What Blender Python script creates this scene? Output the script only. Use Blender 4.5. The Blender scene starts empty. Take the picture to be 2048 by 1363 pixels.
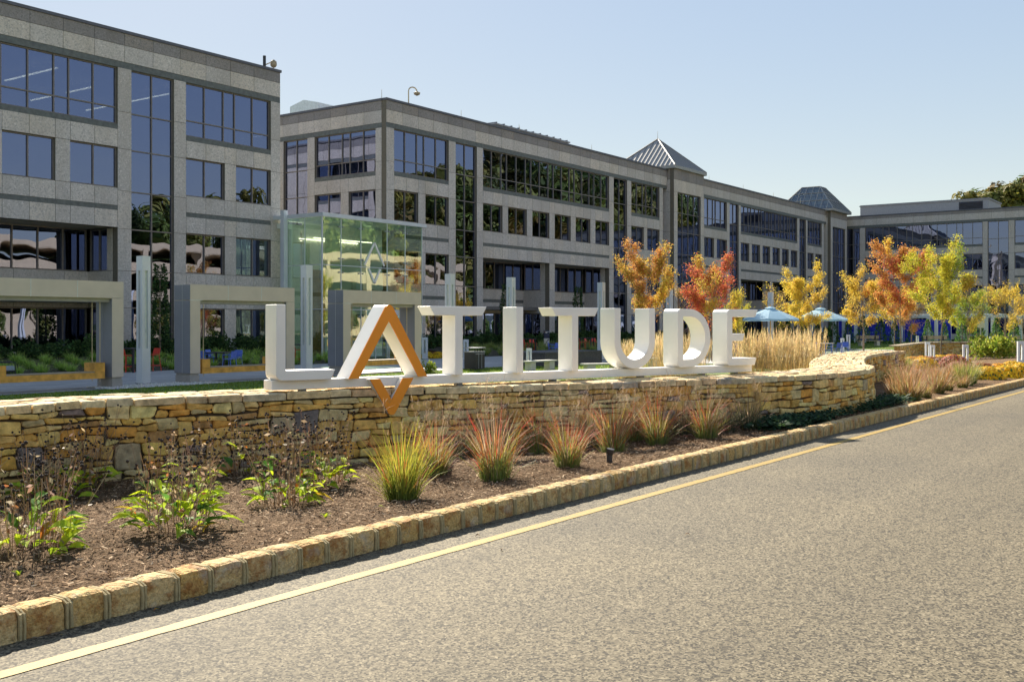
import bpy, bmesh, math, random
import numpy as np
from mathutils import Vector, Matrix
random.seed(7); np.random.seed(7)
SC = bpy.context.scene
COL = SC.collection
R = math.radians
F, HOR, CX, EYE = 2123.0, 646.0, 1024.0, 1.75      # focal length in photo pixels, horizon row, eye height

# ------------------------------------------------------------------ camera, sky, sun, exposure
cam = bpy.data.cameras.new('camera'); camo = bpy.data.objects.new('camera', cam); COL.objects.link(camo)
camo.location = (0, 0, EYE)
camo.rotation_euler = (R(90), 0, -math.atan2(.814, .581))
cam.sensor_width = 36; cam.lens = 36*F/2048; cam.shift_y = -(681.5-HOR)/2048
cam.clip_start = .1; cam.clip_end = 2000
SC.camera = camo
SUN = Vector((.80, 1.17, 1.0)).normalized()
elev = math.asin(SUN.z); azim = math.atan2(SUN.x, SUN.y)
W = bpy.data.worlds.new('World'); SC.world = W; W.use_nodes = True
nt = W.node_tree; bg = nt.nodes['Background']
sky = nt.nodes.new('ShaderNodeTexSky'); sky.sky_type = 'NISHITA'; sky.sun_disc = False
sky.sun_elevation = elev; sky.sun_rotation = azim
sky.air_density = 1.3; sky.dust_density = .25; sky.ozone_density = 2.0; sky.altitude = 50
gm = nt.nodes.new('ShaderNodeGamma'); gm.inputs[1].default_value = .28; nt.links.new(sky.outputs[0], gm.inputs[0])
hs = nt.nodes.new('ShaderNodeHueSaturation'); hs.inputs['Hue'].default_value = .515; hs.inputs['Saturation'].default_value = 2.1; nt.links.new(gm.outputs[0], hs.inputs['Color'])
nt.links.new(hs.outputs[0], bg.inputs[0]); bg.inputs[1].default_value = .13
sl = bpy.data.lights.new('sun', 'SUN'); so = bpy.data.objects.new('sun', sl); COL.objects.link(so)
sl.energy = 3.35; sl.angle = R(.5); sl.color = (1, .91, .76)
so.rotation_euler = SUN.to_track_quat('Z', 'Y').to_euler(); so.location = (20, 60, 60)
SC.view_settings.view_transform = 'Standard'; SC.view_settings.look = 'None'
SC.view_settings.exposure = 1.85; SC.view_settings.gamma = 1; SC.view_settings.use_curve_mapping = False

# ------------------------------------------------------------------ helpers
def gp(px, py, zg=0.0):
    """world X, Y of the ground point of height zg seen at a photo pixel"""
    return dp(px, (EYE-zg)*F/(py-HOR))
def dp(px, z):
    r = (px-CX)/F
    return (z*(.581*r+.814), z*(.581-.814*r))

WL = {}
class MB:
    def __init__(s): s.v = []; s.f = []; s.c = []; s.col = (1, 1, 1)
    def face(s, pts, col=None):
        n = len(s.v); s.v += [tuple(p) for p in pts]; s.f.append(tuple(range(n, n+len(pts)))); s.c.append(col or s.col)
    def mesh_add(s, verts, faces, col=None):
        n = len(s.v); s.v += [tuple(p) for p in verts]
        for f in faces: s.f.append(tuple(i+n for i in f)); s.c.append(col or s.col)
    def box(s, x0, x1, y0, y1, z0, z1, col=None):
        v = [(x0,y0,z0),(x1,y0,z0),(x1,y1,z0),(x0,y1,z0),(x0,y0,z1),(x1,y0,z1),(x1,y1,z1),(x0,y1,z1)]
        s.mesh_add(v, [(0,3,2,1),(4,5,6,7),(0,1,5,4),(1,2,6,5),(2,3,7,6),(3,0,4,7)], col)
    def prism(s, poly, y0, y1, col=None):
        """polygon in x-z (counter clockwise seen from -y) extruded from y0 (front) to y1"""
        n = len(poly); v = [(x, y0, z) for x, z in poly]+[(x, y1, z) for x, z in poly]
        fs = [tuple(range(n)), tuple(range(2*n-1, n-1, -1))]
        fs += [((i+1) % n, i, n+i, n+(i+1) % n) for i in range(n)]
        s.mesh_add(v, fs, col)
    def tube(s, pts, rad, n=6, col=None, cap=True):
        pts = [Vector(p) for p in pts]; rad = rad if isinstance(rad, (list, tuple)) else [rad]*len(pts)
        base = len(s.v); up = Vector((.13, .21, .97))
        for i, p in enumerate(pts):
            t = (pts[min(i+1, len(pts)-1)]-pts[max(i-1, 0)]).normalized()
            a = t.cross(up if abs(t.dot(up)) < .95 else Vector((1, 0, 0))).normalized(); b = t.cross(a)
            for k in range(n):
                w = 2*math.pi*k/n; s.v.append(tuple(p+(a*math.cos(w)+b*math.sin(w))*rad[i]))
        for i in range(len(pts)-1):
            for k in range(n):
                k2 = (k+1) % n
                s.f.append((base+i*n+k, base+i*n+k2, base+(i+1)*n+k2, base+(i+1)*n+k)); s.c.append(col or s.col)
        if cap:
            s.f.append(tuple(base+k for k in range(n))[::-1]); s.c.append(col or s.col)
            s.f.append(tuple(base+(len(pts)-1)*n+k for k in range(n))); s.c.append(col or s.col)
    def data(s, name, mat, off=(0, 0, 0), smooth=False):
        me = bpy.data.meshes.new(name)
        vs = np.array(s.v, dtype=float).reshape(-1, 3)-np.array(off)
        me.from_pydata(vs.tolist(), [], s.f)
        if mat: me.materials.append(mat)
        a = me.attributes.new('col', 'FLOAT_COLOR', 'FACE')
        if len(s.c) == len(me.polygons):
            arr = np.ones((len(s.c), 4), dtype=np.float32); arr[:, :3] = np.array(s.c, dtype=np.float32)
            a.data.foreach_set('color', arr.ravel())
        if smooth: me.polygons.foreach_set('use_smooth', [True]*len(me.polygons))
        return me

def link(name, me, parent=None, loc=(0, 0, 0), rotz=0, kind=None):
    o = bpy.data.objects.new(name, me); COL.objects.link(o); o.location = loc; o.rotation_euler = (0, 0, rotz)
    if parent: o.parent = parent
    if kind: o['kind'] = kind
    return o
def tag(o, label, cat, group=None, kind=None):
    if label: o['label'] = label
    if cat: o['category'] = cat
    if group: o['group'] = group
    if kind: o['kind'] = kind
    return o
def thing(name, label, cat, loc=(0, 0, 0), rotz=0, group=None):
    o = link(name, None, None, loc, rotz); o.empty_display_size = .2
    return tag(o, label, cat, group)
def part(name, mb, mat, parent, off=(0, 0, 0), kind=None, smooth=False):
    """mesh given in coordinates of which 'off' is the parent's origin"""
    return link(name, mb.data(name, mat, off, smooth), parent, kind=kind)
def struct(name, mb, mat, smooth=False):
    return link(name, mb.data(name, mat, smooth=smooth), kind='structure')
def dup(root, loc=None, rotz=None, label=None, group=None, scale=None, parent=None):
    r = root.copy(); COL.objects.link(r)
    if parent: r.parent = parent
    if loc is not None: r.location = loc
    if rotz is not None: r.rotation_euler = (0, 0, rotz)
    if scale is not None: r.scale = (scale,)*3 if not isinstance(scale, (tuple, list)) else scale
    if label: r['label'] = label
    if group: r['group'] = group
    for ch in list(root.children): dup(ch, parent=r)
    return r

# ------------------------------------------------------------------ materials
def mat_new(name):
    m = bpy.data.materials.new(name); m.use_nodes = True; n = m.node_tree.nodes; l = m.node_tree.links
    return m, n, l, n['Principled BSDF']
def node(n, t, **kw):
    x = n.new(t)
    for k, v in kw.items(): setattr(x, k, v)
    return x
def coords(n, l, scale=1.0, mode='pos'):
    if mode == 'pos': return n.new('ShaderNodeNewGeometry').outputs['Position']
    return n.new('ShaderNodeTexCoord').outputs['Object']
def noise(n, l, co, scale, detail=3, rough=.55):
    t = n.new('ShaderNodeTexNoise'); t.inputs['Scale'].default_value = scale; t.inputs['Detail'].default_value = detail
    t.inputs['Roughness'].default_value = rough; l.new(co, t.inputs['Vector']); return t.outputs['Fac']
def ramp(n, l, fac, stops):
    r = n.new('ShaderNodeValToRGB'); el = r.color_ramp.elements
    while len(el) < len(stops): el.new(.5)
    for e, (p, c) in zip(el, stops): e.position = p; e.color = (*c, 1) if len(c) == 3 else c
    l.new(fac, r.inputs[0]); return r.outputs[0]
def mixc(n, l, fac, a, b, mode='MIX'):
    m = n.new('ShaderNodeMix'); m.data_type = 'RGBA'; m.blend_type = mode
    if isinstance(fac, (int, float)): m.inputs[0].default_value = fac
    else: l.new(fac, m.inputs[0])
    for s, x in ((m.inputs[6], a), (m.inputs[7], b)):
        if isinstance(x, (tuple, list)): s.default_value = (*x, 1)
        else: l.new(x, s)
    return m.outputs[2]
def bump(n, l, b, h, strength, dist=.02):
    x = n.new('ShaderNodeBump'); x.inputs['Strength'].default_value = strength; x.inputs['Distance'].default_value = dist
    l.new(h, x.inputs['Height']); l.new(x.outputs[0], b.inputs['Normal']); return x
def m_plain(name, col, rough=.6, metal=0, var=.12, scale=6, bs=0, spec=.4):
    m, n, l, b = mat_new(name); co = coords(n, l)
    f = noise(n, l, co, scale, 4)
    lo = tuple(c*(1-var) for c in col); hi = tuple(min(1, c*(1+var)) for c in col)
    l.new(ramp(n, l, f, [(.3, lo), (.7, hi)]), b.inputs['Base Color'])
    b.inputs['Roughness'].default_value = rough; b.inputs['Metallic'].default_value = metal
    b.inputs['Specular IOR Level'].default_value = spec
    if bs: bump(n, l, b, noise(n, l, co, scale*4, 3), bs, .01)
    return m
def m_granite(name, col, speck=.35, warm=.5):
    m, n, l, b = mat_new(name); co = coords(n, l)
    oi = n.new('ShaderNodeObjectInfo')
    base = ramp(n, l, oi.outputs['Random'], [(0, tuple(c*.84 for c in col)), (.55, col), (1, (col[0]*1.08, col[1]*1.03, col[2]*.94))])
    sp = noise(n, l, co, 11, 3, .75)
    c1 = mixc(n, l, ramp(n, l, sp, [(.36, (1,)*3), (.52, (0,)*3)]), base, tuple(c*(1-speck) for c in col))
    sp2 = noise(n, l, co, 14, 2, .6)
    c2 = mixc(n, l, ramp(n, l, sp2, [(.58, (0,)*3), (.68, (.6,)*3)]), c1, tuple(min(1, c*1.45) for c in col))
    mp = n.new('ShaderNodeMapping'); mp.inputs['Scale'].default_value = (.9, .9, .25); l.new(co, mp.inputs[0])
    st = noise(n, l, mp.outputs[0], .9, 5, .65)
    c3 = mixc(n, l, ramp(n, l, st, [(.42, (0,)*3), (.75, (.5,)*3)]), c2, (col[0]*.62, col[1]*.58, col[2]*.5))
    l.new(c3, b.inputs['Base Color']); b.inputs['Roughness'].default_value = .75; b.inputs['Specular IOR Level'].default_value = .3
    return m
def m_attr(name, rough=.6, trans=0, var=.25, scale=12, bs=0, spec=.3, bdist=.01):
    """colour from the face attribute 'col', broken up by fine noise; optional light through the leaf"""
    m, n, l, b = mat_new(name); a = n.new('ShaderNodeAttribute'); a.attribute_name = 'col'
    co = coords(n, l); f = noise(n, l, co, scale, 5, .65)
    c = mixc(n, l, 1.0, a.outputs['Color'], ramp(n, l, f, [(.25, (1-var,)*3), (.5, (1,)*3), (.75, (1+var,)*3)]), 'MULTIPLY')
    l.new(c, b.inputs['Base Color']); b.inputs['Roughness'].default_value = rough; b.inputs['Specular IOR Level'].default_value = spec
    if bs: bump(n, l, b, f, bs, bdist)
    if trans:
        t = n.new('ShaderNodeBsdfTranslucent'); l.new(c, t.inputs[0])
        mx = n.new('ShaderNodeMixShader'); mx.inputs[0].default_value = trans
        l.new(b.outputs[0], mx.inputs[1]); l.new(t.outputs[0], mx.inputs[2]); l.new(mx.outputs[0], n['Material Output'].inputs[0])
    return m
def m_glass(name, tint, refl, base_f, wav=.35, wscale=.55, rc=.6):
    m, n, l, b = mat_new(name); n.remove(b)
    co = coords(n, l); oi = n.new('ShaderNodeObjectInfo')
    off = n.new('ShaderNodeVectorMath'); off.operation = 'ADD'; l.new(co, off.inputs[0])
    cmb = n.new('ShaderNodeMath'); cmb.operation = 'MULTIPLY'; cmb.inputs[1].default_value = 37; l.new(oi.outputs['Random'], cmb.inputs[0])
    l.new(cmb.outputs[0], off.inputs[1])
    h = noise(n, l, off.outputs[0], wscale, 1, .4)
    bp = n.new('ShaderNodeBump'); bp.inputs['Strength'].default_value = wav; bp.inputs['Distance'].default_value = .05; l.new(h, bp.inputs['Height'])
    g = n.new('ShaderNodeBsdfGlossy'); g.inputs['Roughness'].default_value = .0; g.inputs[0].default_value = (*refl, 1); l.new(bp.outputs[0], g.inputs['Normal'])
    t = n.new('ShaderNodeBsdfTransparent'); t.inputs[0].default_value = (*tint, 1)
    fr = n.new('ShaderNodeFresnel'); 
    ge = n.new('ShaderNodeNewGeometry'); io = n.new('ShaderNodeMapRange'); io.inputs[3].default_value = 1.5; io.inputs[4].default_value = 1/1.5
    l.new(ge.outputs['Backfacing'], io.inputs[0]); l.new(io.outputs[0], fr.inputs[0])
    mr = n.new('ShaderNodeMapRange'); mr.inputs[3].default_value = base_f; mr.inputs[4].default_value = 1; l.new(fr.outputs[0], mr.inputs[0])
    mx = n.new('ShaderNodeMixShader'); l.new(mr.outputs[0], mx.inputs[0]); l.new(t.outputs[0], mx.inputs[1]); l.new(g.outputs[0], mx.inputs[2])
    l.new(mx.outputs[0], n['Material Output'].inputs[0]); return m
def m_emit(name, col, s):
    m, n, l, b = mat_new(name); b.inputs['Base Color'].default_value = (*col, 1)
    b.inputs['Emission Color'].default_value = (*col, 1); b.inputs['Emission Strength'].default_value = s; return m

M = {}
M['granite'] = m_granite('granite_light', (.61, .56, .525))
M['granite_dark'] = m_granite('granite_top', (.30, .275, .27), .3)
M['band'] = m_plain('slate_band', (.125, .135, .13), .5, 0, .25, 5)
M['joint'] = m_plain('joint_sealant', (.16, .14, .11), .9)
M['soffit'] = m_plain('soffit_render', (.42, .38, .31), .8)
M['frame'] = m_plain('window_frame_metal', (.20, .175, .16), .45, .3)
M['coping'] = m_plain('roof_coping_metal', (.12, .12, .14), .5, .3)
M['glass'] = m_glass('tinted_glass', (.16, .18, .19), (.47, .55, .86), .31, .22, .55)
M['lobby_glass'] = m_glass('clear_green_glass', (.82, .92, .83), (.86, .92, .86), .23, .18, .45)
M['skylight'] = m_glass('skylight_glass', (.25, .28, .28), (.42, .46, .52), .25, .1, .5)
M['plaster'] = m_plain('white_plaster', (.78, .80, .72), .9, 0, .04, 1)
M['inside'] = m_plain('office_interior', (.16, .15, .14), .9)
M['wood_in'] = m_plain('lobby_wood', (.42, .22, .09), .5, 0, .3, 2)
M['light'] = m_emit('ceiling_strip_light', (1, .86, .62), 5)
M['softlight'] = m_emit('lobby_strip_light', (1, .88, .66), 1.3)
M['roofmetal'] = m_plain('standing_seam_zinc', (.34, .33, .31), .42, .35, .08, 3)
M['roofseam'] = m_plain('seam_metal', (.27, .26, .25), .45, .3)
M['plantmetal'] = m_plain('grey_sheet_metal', (.33, .34, .37), .55, .2)
M['palemetal'] = m_plain('pale_sheet_metal', (.80, .83, .86), .5, .2)
M['white'] = m_plain('white_sign_paint', (.86, .83, .775), .38, 0, .05, 1.5, 0, .5)
M['orange'] = m_plain('orange_sign_paint', (.95, .315, .018), .42, 0, .05, 2)
M['framemetal'] = m_plain('brushed_tan_cladding', (.60, .505, .425), .5, .05, .05, 2)
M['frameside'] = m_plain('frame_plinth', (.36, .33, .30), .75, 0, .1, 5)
M['slategrey'] = m_plain('dark_grey_side', (.23, .235, .27), .5, .1, .05, 2)  # darker grey for the left-facing sides of the swing arches
M['seamwhite'] = m_plain('pale_joint', (.62, .62, .60), .6)
M['pillar'] = m_plain('silver_light_pillar', (.62, .65, .68), .4, .1, .04, 2)
M['diffuser'] = m_plain('frosted_diffuser', (.66, .68, .62), .6)
M['timber'] = m_plain('oiled_timber', (.70, .35, .065), .55, 0, .35, 3, .2)
M['timber2'] = m_plain('weathered_timber', (.36, .29, .20), .7, 0, .3, 4, .2)
M['dark'] = m_plain('dark_steel', (.045, .045, .05), .5, .3)
M['cable'] = m_plain('steel_cable', (.55, .45, .30), .4, .5)
M['red'] = m_plain('red_powder_coat', (.62, .055, .03), .45)
M['blue'] = m_plain('blue_powder_coat', (.10, .17, .55), .5)
M['greychair'] = m_plain('grey_chair', (.33, .37, .42), .6)
M['canvas'] = m_attr('blue_canvas', .8, .35, .06, 4)
M['navy'] = m_plain('navy_sign', (.02, .03, .07), .5)
M['pale'] = m_plain('pale_concrete', (.60, .57, .50), .8, 0, .08, 4)
M['basalt'] = m_plain('dark_basalt', (.085, .082, .085), .7, 0, .3, 14)
M['bluescreen'] = m_plain('blue_fence_fabric', (.02, .03, .42), .7, 0, .35, 2)
M['tan'] = m_plain('tan_precast', (.50, .40, .27), .85, 0, .06, .6)
M['stone'] = m_attr('wall_fieldstone', .85, 0, .55, 9, .9, .25, .02)
M['mortar'] = m_plain('dark_mortar', (.075, .055, .035), .95)
M['kerbmortar'] = m_plain('sandy_mortar', (.42, .33, .17), .95, 0, .2, 20, .5)
M['leaf'] = m_attr('leaf', .65, .42, .2, 6, 0, .14)
M['grass'] = m_attr('grass_blade', .6, .38, .15, 8, 0, .25)
M['far_leaf'] = m_attr('distant_leaf', .7, .3, .3, .8)
M['blind'] = m_plain('roller_blind', (.50, .50, .45), .9, 0, .05, 2)
M['bark'] = m_plain('bark', (.25, .19, .135), .9, 0, .3, 8)
M['chips'] = m_attr('mulch_chip', .95, 0, .2, 20, 0, .15)
M['petal'] = m_attr('petal', .6, .3, .15, 20)
M['seed'] = m_plain('seed_head', (.030, .020, .016), .9)
# ------------------------------------------------------------------ ground, road, beds
def smooth(a, b, x):
    t = min(1, max(0, (x-a)/(b-a))); return t*t*(3-2*t)
KY = 5.6            # road-side face of the kerb
PL = -0.40          # plaza level
def bed_z(X, Y):
    far = smooth(22, 30, X)
    base = .12+.04*math.sin(X*1.3+Y)*smooth(5.9, 7, Y)-.22*min(1, max(0, (Y-6.0)/4.6))*(1-smooth(12, 17, X))
    return base*(1-far)+far*(.13+(PL-.13)*smooth(7, 15.5, Y))
def bedp(px, py):
    """point of the mulch bed seen at a photo pixel"""
    z = .1
    for k in range(12):
        x, y = gp(px, py, z); z = bed_z(x, y)
    return x, y, z

def m_asphalt():
    m, n, l, b = mat_new('asphalt'); co = coords(n, l)
    v = n.new('ShaderNodeTexVoronoi'); v.inputs['Scale'].default_value = 88; l.new(co, v.inputs['Vector'])
    sp = n.new('ShaderNodeSeparateColor'); l.new(v.outputs['Color'], sp.inputs[0])
    v2 = n.new('ShaderNodeTexVoronoi'); v2.inputs['Scale'].default_value = 47; l.new(co, v2.inputs['Vector'])
    sp2 = n.new('ShaderNodeSeparateColor'); l.new(v2.outputs['Color'], sp2.inputs[0])
    big = noise(n, l, co, .35, 4, .6); f2 = noise(n, l, co, 24, 3, .6)
    c = ramp(n, l, sp.outputs[0], [(.0, (.015, .012, .008)), (.20, (.050, .041, .026)), (.34, (.128, .106, .068)), (.75, (.168, .139, .089)), (1, (.28, .235, .157))])
    c = mixc(n, l, ramp(n, l, sp2.outputs[1], [(.10, (.75,)*3), (.16, (0,)*3)]), c, (.03, .025, .018))
    c = mixc(n, l, 1.0, c, ramp(n, l, f2, [(.3, (.86,)*3), (.7, (1.12,)*3)]), 'MULTIPLY')
    c = mixc(n, l, 1.0, c, ramp(n, l, big, [(.3, (.82,)*3), (.7, (1.14, 1.12, 1.06))]), 'MULTIPLY')
    mp = n.new('ShaderNodeMapping'); mp.inputs['Scale'].default_value = (.03, .9, 1); l.new(co, mp.inputs[0])
    wb = noise(n, l, mp.outputs[0], 1.0, 4, .6)
    c = mixc(n, l, 1.0, c, ramp(n, l, wb, [(.35, (.86,)*3), (.65, (1.1,)*3)]), 'MULTIPLY')
    # oil blotches with a shape of their own
    for (x, y, s) in ((*gp(1110, 1112), .085), (*gp(1240, 1036), .10), (*gp(1560, 1010), .07), (*gp(1330, 1040), .06)):
        d = n.new('ShaderNodeVectorMath'); d.operation = 'DISTANCE'; l.new(co, d.inputs[0]); d.inputs[1].default_value = (x, y, 0)
        a = n.new('ShaderNodeMath'); a.operation = 'MULTIPLY_ADD'; l.new(noise(n, l, co, 9, 3), a.inputs[0]); a.inputs[1].default_value = .16; l.new(d.outputs['Value'], a.inputs[2])
        c = mixc(n, l, ramp(n, l, a.outputs[0], [(s*1.0, (.5,)*3), (s*2.1, (0,)*3)]), c, (.07, .06, .04))
    l.new(c, b.inputs['Base Color']); b.inputs['Roughness'].default_value = .82; b.inputs['Specular IOR Level'].default_value = .3
    return m
M['asphalt'] = m_asphalt()
mb = MB(); mb.face([(-60, -9.5, 0), (160, -9.5, 0), (160, KY+.02, 0), (-60, KY+.02, 0)]); struct('road', mb, M['asphalt'])

def m_line():
    m, n, l, b = mat_new('yellow_road_paint'); co = coords(n, l)
    f = noise(n, l, co, 80, 3, .7); g = noise(n, l, co, 1.2, 3)
    c = ramp(n, l, f, [(.40, (.14, .11, .06)), (.47, (.32, .195, .012)), (.7, (.39, .245, .02))])
    c = mixc(n, l, ramp(n, l, g, [(.45, (0,)*3), (.75, (.35,)*3)]), c, (.36, .245, .05))
    l.new(c, b.inputs['Base Color']); b.inputs['Roughness'].default_value = .7; bump(n, l, b, f, .4, .008); return m
mb = MB(); ly = KY-.46
for i in range(960):
    x0 = -2+i*.1; w = .055
    e = lambda x: .002*math.sin(x*7.3)+.002*math.sin(x*17.3)+.002*math.sin(x*41)
    mb.face([(x0, ly-w+e(x0), .004), (x0+.1, ly-w+e(x0+.1), .004), (x0+.1, ly+w+e(x0+1.3), .004), (x0, ly+w+e(x0+1.2), .004)])
struct('road_line', mb, m_line())

def m_lawn():
    m, n, l, b = mat_new('lawn_soil'); co = coords(n, l)
    f = noise(n, l, co, 7, 5, .7); l.new(ramp(n, l, f, [(.3, (.07, .115, .015)), (.7, (.15, .205, .03))]), b.inputs['Base Color'])
    b.inputs['Roughness'].default_value = .95; bump(n, l, b, f, .8, .05); return m
M['lawn'] = m_lawn()
mb = MB(); mb.face([(-500, -500, -.62), (800, -500, -.62), (800, 600, -.62), (-500, 600, -.62)]); struct('ground', mb, M['lawn'])
mb = MB(); mb.face([(-20, 8.6, PL), (20, 7.5, PL), (46, 9.0, PL-.02), (160, 9.0, PL-.02), (160, 31, PL), (-20, 31, PL)]); lawn = struct('lawn', mb, M['lawn'])

def m_paving():
    m, n, l, b = mat_new('plaza_paving'); co = coords(n, l)
    br = n.new('ShaderNodeTexBrick'); br.inputs['Scale'].default_value = 1.0; br.inputs['Mortar Size'].default_value = .008
    br.inputs['Brick Width'].default_value = .9; br.inputs['Row Height'].default_value = .3
    br.inputs['Color1'].default_value = (.30, .305, .31, 1); br.inputs['Color2'].default_value = (.42, .415, .40, 1); br.inputs['Mortar'].default_value = (.14, .135, .13, 1)
    l.new(co, br.inputs['Vector'])
    c = mixc(n, l, 1.0, br.outputs['Color'], ramp(n, l, noise(n, l, co, .8, 4), [(.3, (.85,)*3), (.7, (1.1,)*3)]), 'MULTIPLY')
    l.new(c, b.inputs['Base Color']); b.inputs['Roughness'].default_value = .6; return m
M['paving'] = m_paving()
mb = MB(); mb.face([(-20, 30.7, PL+.01), (46, 30.8, PL+.01), (52, 29.4, PL+.01), (52, 21.5, PL+.01), (88, 21.5, PL+.01), (88, 41, PL+.01), (-20, 41, PL+.01)]); struct('plaza', mb, M['paving'])
mb = MB(); mb.face([(44.0, 8.2, -.03), (47, 7.9, -.02), (66, 15.6, PL+.02), (64, 17, PL+.02)])
struct('path', mb, m_plain('path_concrete', (.45, .41, .34), .9))
# planting slope up to the facades
mb = MB()
for x0, x1 in ((8, 42.4), (53.4, 95), (95, 139)):
    mb.face([(x0, 40.6, PL), (x1, 40.6, PL), (x1, 47.9, .30), (x0, 47.9, .30)])
M['soil'] = m_plain('bed_soil', (.055, .045, .03), .95, 0, .4, 6)
struct('planting_slope', mb, M['soil'])
def slope_z(Y): return PL+max(0, min(1, (Y-40.6)/7.3))*.70

# mulch bed as a height field between kerb and wall, running on past the wall's end
def cr(pts, n):
    out = []
    P = [np.array(p, float) for p in pts]; P = [2*P[0]-P[1]]+P+[2*P[-1]-P[-2]]
    for i in range(1, len(P)-2):
        for k in range(n):
            t = k/n; a, b_, c, d = P[i-1:i+3]
            out.append(.5*((2*b_)+(-a+c)*t+(2*a-5*b_+4*c-d)*t*t+(-a+3*b_-3*c+d)*t**3))
    out.append(P[-2]); return np.array(out)
WALLC = [(2.0, 10.7), (4.5, 10.84), (6.1, 10.86), (7.2, 10.84), (8.82, 10.24), (10.38, 9.70), (11.0, 9.44), (12.85, 8.36), (15.1, 7.22), (16.3, 6.72), (18.0, 6.30), (20.2, 6.24), (21.7, 6.5), (23.2, 7.15), (27.1, 8.35), (30.5, 9.15), (33, 9.40), (37, 9.45)]
WP = cr(WALLC, 14)
WS = np.concatenate([[0], np.cumsum(np.linalg.norm(np.diff(WP, axis=0), axis=1))])
def wpath(s):
    x = np.interp(s, WS, WP[:, 0]); y = np.interp(s, WS, WP[:, 1]); e = .12
    dx = np.interp(s+e, WS, WP[:, 0])-np.interp(s-e, WS, WP[:, 0]); dy = np.interp(s+e, WS, WP[:, 1])-np.interp(s-e, WS, WP[:, 1])
    L = math.hypot(dx, dy) or 1
    return float(x), float(y), dy/L, -dx/L          # position and outward (road-side) normal
def wall_front(X): return float(np.interp(X, WP[:, 0], WP[:, 1]))
def m_mulch():
    m, n, l, b = mat_new('mulch'); co = coords(n, l)
    mp = n.new('ShaderNodeMapping'); mp.inputs['Scale'].default_value = (1, 2.2, 1); mp.inputs['Rotation'].default_value = (0, 0, .5); l.new(co, mp.inputs[0])
    f = noise(n, l, mp.outputs[0], 42, 5, .8); g = noise(n, l, co, .9, 3)
    c = ramp(n, l, f, [(.3, (.05, .028, .013)), (.5, (.19, .115, .058)), (.66, (.31, .20, .11)), (.8, (.46, .33, .20))])
    c = mixc(n, l, 1.0, c, ramp(n, l, g, [(.3, (.8,)*3), (.7, (1.15,)*3)]), 'MULTIPLY')
    l.new(c, b.inputs['Base Color']); b.inputs['Roughness'].default_value = .95; b.inputs['Specular IOR Level'].default_value = .15
    bump(n, l, b, f, 1.0, .05); return m
M['mulch'] = m_mulch()
def bed_far(X): return wall_front(X)+.25 if X < 22.5 else (wall_front(X)+.25)*(1-smooth(30, 36, X))+15.8*smooth(30, 36, X)
xs = np.concatenate([np.linspace(1.0, 14, 140), np.linspace(14.2, 80, 150)]); NY = 26
verts = []; faces = []
for x in xs:
    y1 = bed_far(x)
    for j in range(NY):
        y = KY+.16+(y1-KY-.16)*j/(NY-1)
        verts.append((x, y, bed_z(x, y)+random.uniform(-.012, .012)-.03*(j == 0)))
for i in range(len(xs)-1):
    for j in range(NY-1):
        a = i*NY+j; faces.append((a, a+NY, a+NY+1, a+1))
mb = MB(); mb.mesh_add(verts, faces); struct('mulch_bed', mb, M['mulch'], True)

# loose shredded bark on the bed: one mass
def chips(name, N, xr, dens_pow):
    rng = np.random.default_rng(3)
    X = xr[0]+(xr[1]-xr[0])*rng.random(N)**dens_pow
    V = np.zeros((N, 4, 3)); C = np.zeros((N, 4))
    pal = np.array([(.09, .05, .024), (.19, .113, .057), (.28, .175, .095), (.40, .265, .155), (.56, .41, .26), (.11, .065, .034)])
    for i in range(N):
        x = X[i]; y1 = bed_far(x)-.15; y = KY+.2+(y1-KY-.2)*rng.random()
        z = bed_z(x, y)+.008+.018*rng.random(); a = rng.random()*6.283; L = .010+.026*rng.random()**1.7; w = .0025+.0045*rng.random()
        p = (rng.random()-.5)*.9; q = (rng.random()-.5)*1.2
        d = np.array((math.cos(a)*math.cos(p), math.sin(a)*math.cos(p), math.sin(p)*.8)); e = np.array((-math.sin(a)*math.cos(q), math.cos(a)*math.cos(q), math.sin(q)))
        c = np.array((x, y, z)); V[i] = (c-d*L-e*w, c+d*L-e*w*.6, c+d*L+e*w*.8, c-d*L+e*w)
    C[:, :3] = pal[rng.choice(6, N, p=[.2, .26, .22, .16, .08, .08])]; C[:, 3] = 1
    me = bpy.data.meshes.new(name); me.from_pydata(V.reshape(-1, 3).tolist(), [], np.arange(4*N).reshape(-1, 4).tolist())
    at = me.attributes.new('col', 'FLOAT_COLOR', 'FACE'); at.data.foreach_set('color', C.astype(np.float32).ravel()); me.materials.append(M['chips'])
    o = link(name, me, kind='stuff'); return o
tag(chips('mulch_chips', 62000, (1.8, 22), 1.7), 'brown shredded bark mulch strewn over the roadside bed', 'mulch', None, 'stuff')

# ------------------------------------------------------------------ kerb of split stone blocks
def m_kerb():
    m, n, l, b = mat_new('kerb_granite'); co = coords(n, l); oi = n.new('ShaderNodeObjectInfo')
    base = ramp(n, l, oi.outputs['Random'], [(0, (.56, .36, .12)), (.5, (.60, .43, .20)), (1, (.54, .33, .10))])
    f = noise(n, l, co, 38, 4, .75); g = noise(n, l, co, 7, 4, .7)
    c = mixc(n, l, 1.0, base, ramp(n, l, f, [(.3, (.45,)*3), (.5, (1,)*3), (.7, (1.4,)*3)]), 'MULTIPLY')
    c = mixc(n, l, ramp(n, l, g, [(.47, (0,)*3), (.64, (.85,)*3)]), c, (.30, .12, .025))
    g2 = noise(n, l, co, 5, 3); c = mixc(n, l, ramp(n, l, g2, [(.55, (0,)*3), (.7, (.5,)*3)]), c, (.42, .40, .35))
    l.new(c, b.inputs['Base Color']); b.inputs['Roughness'].default_value = .9; bump(n, l, b, g, 1.0, .06); return m
M['kerb'] = m_kerb()
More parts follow.
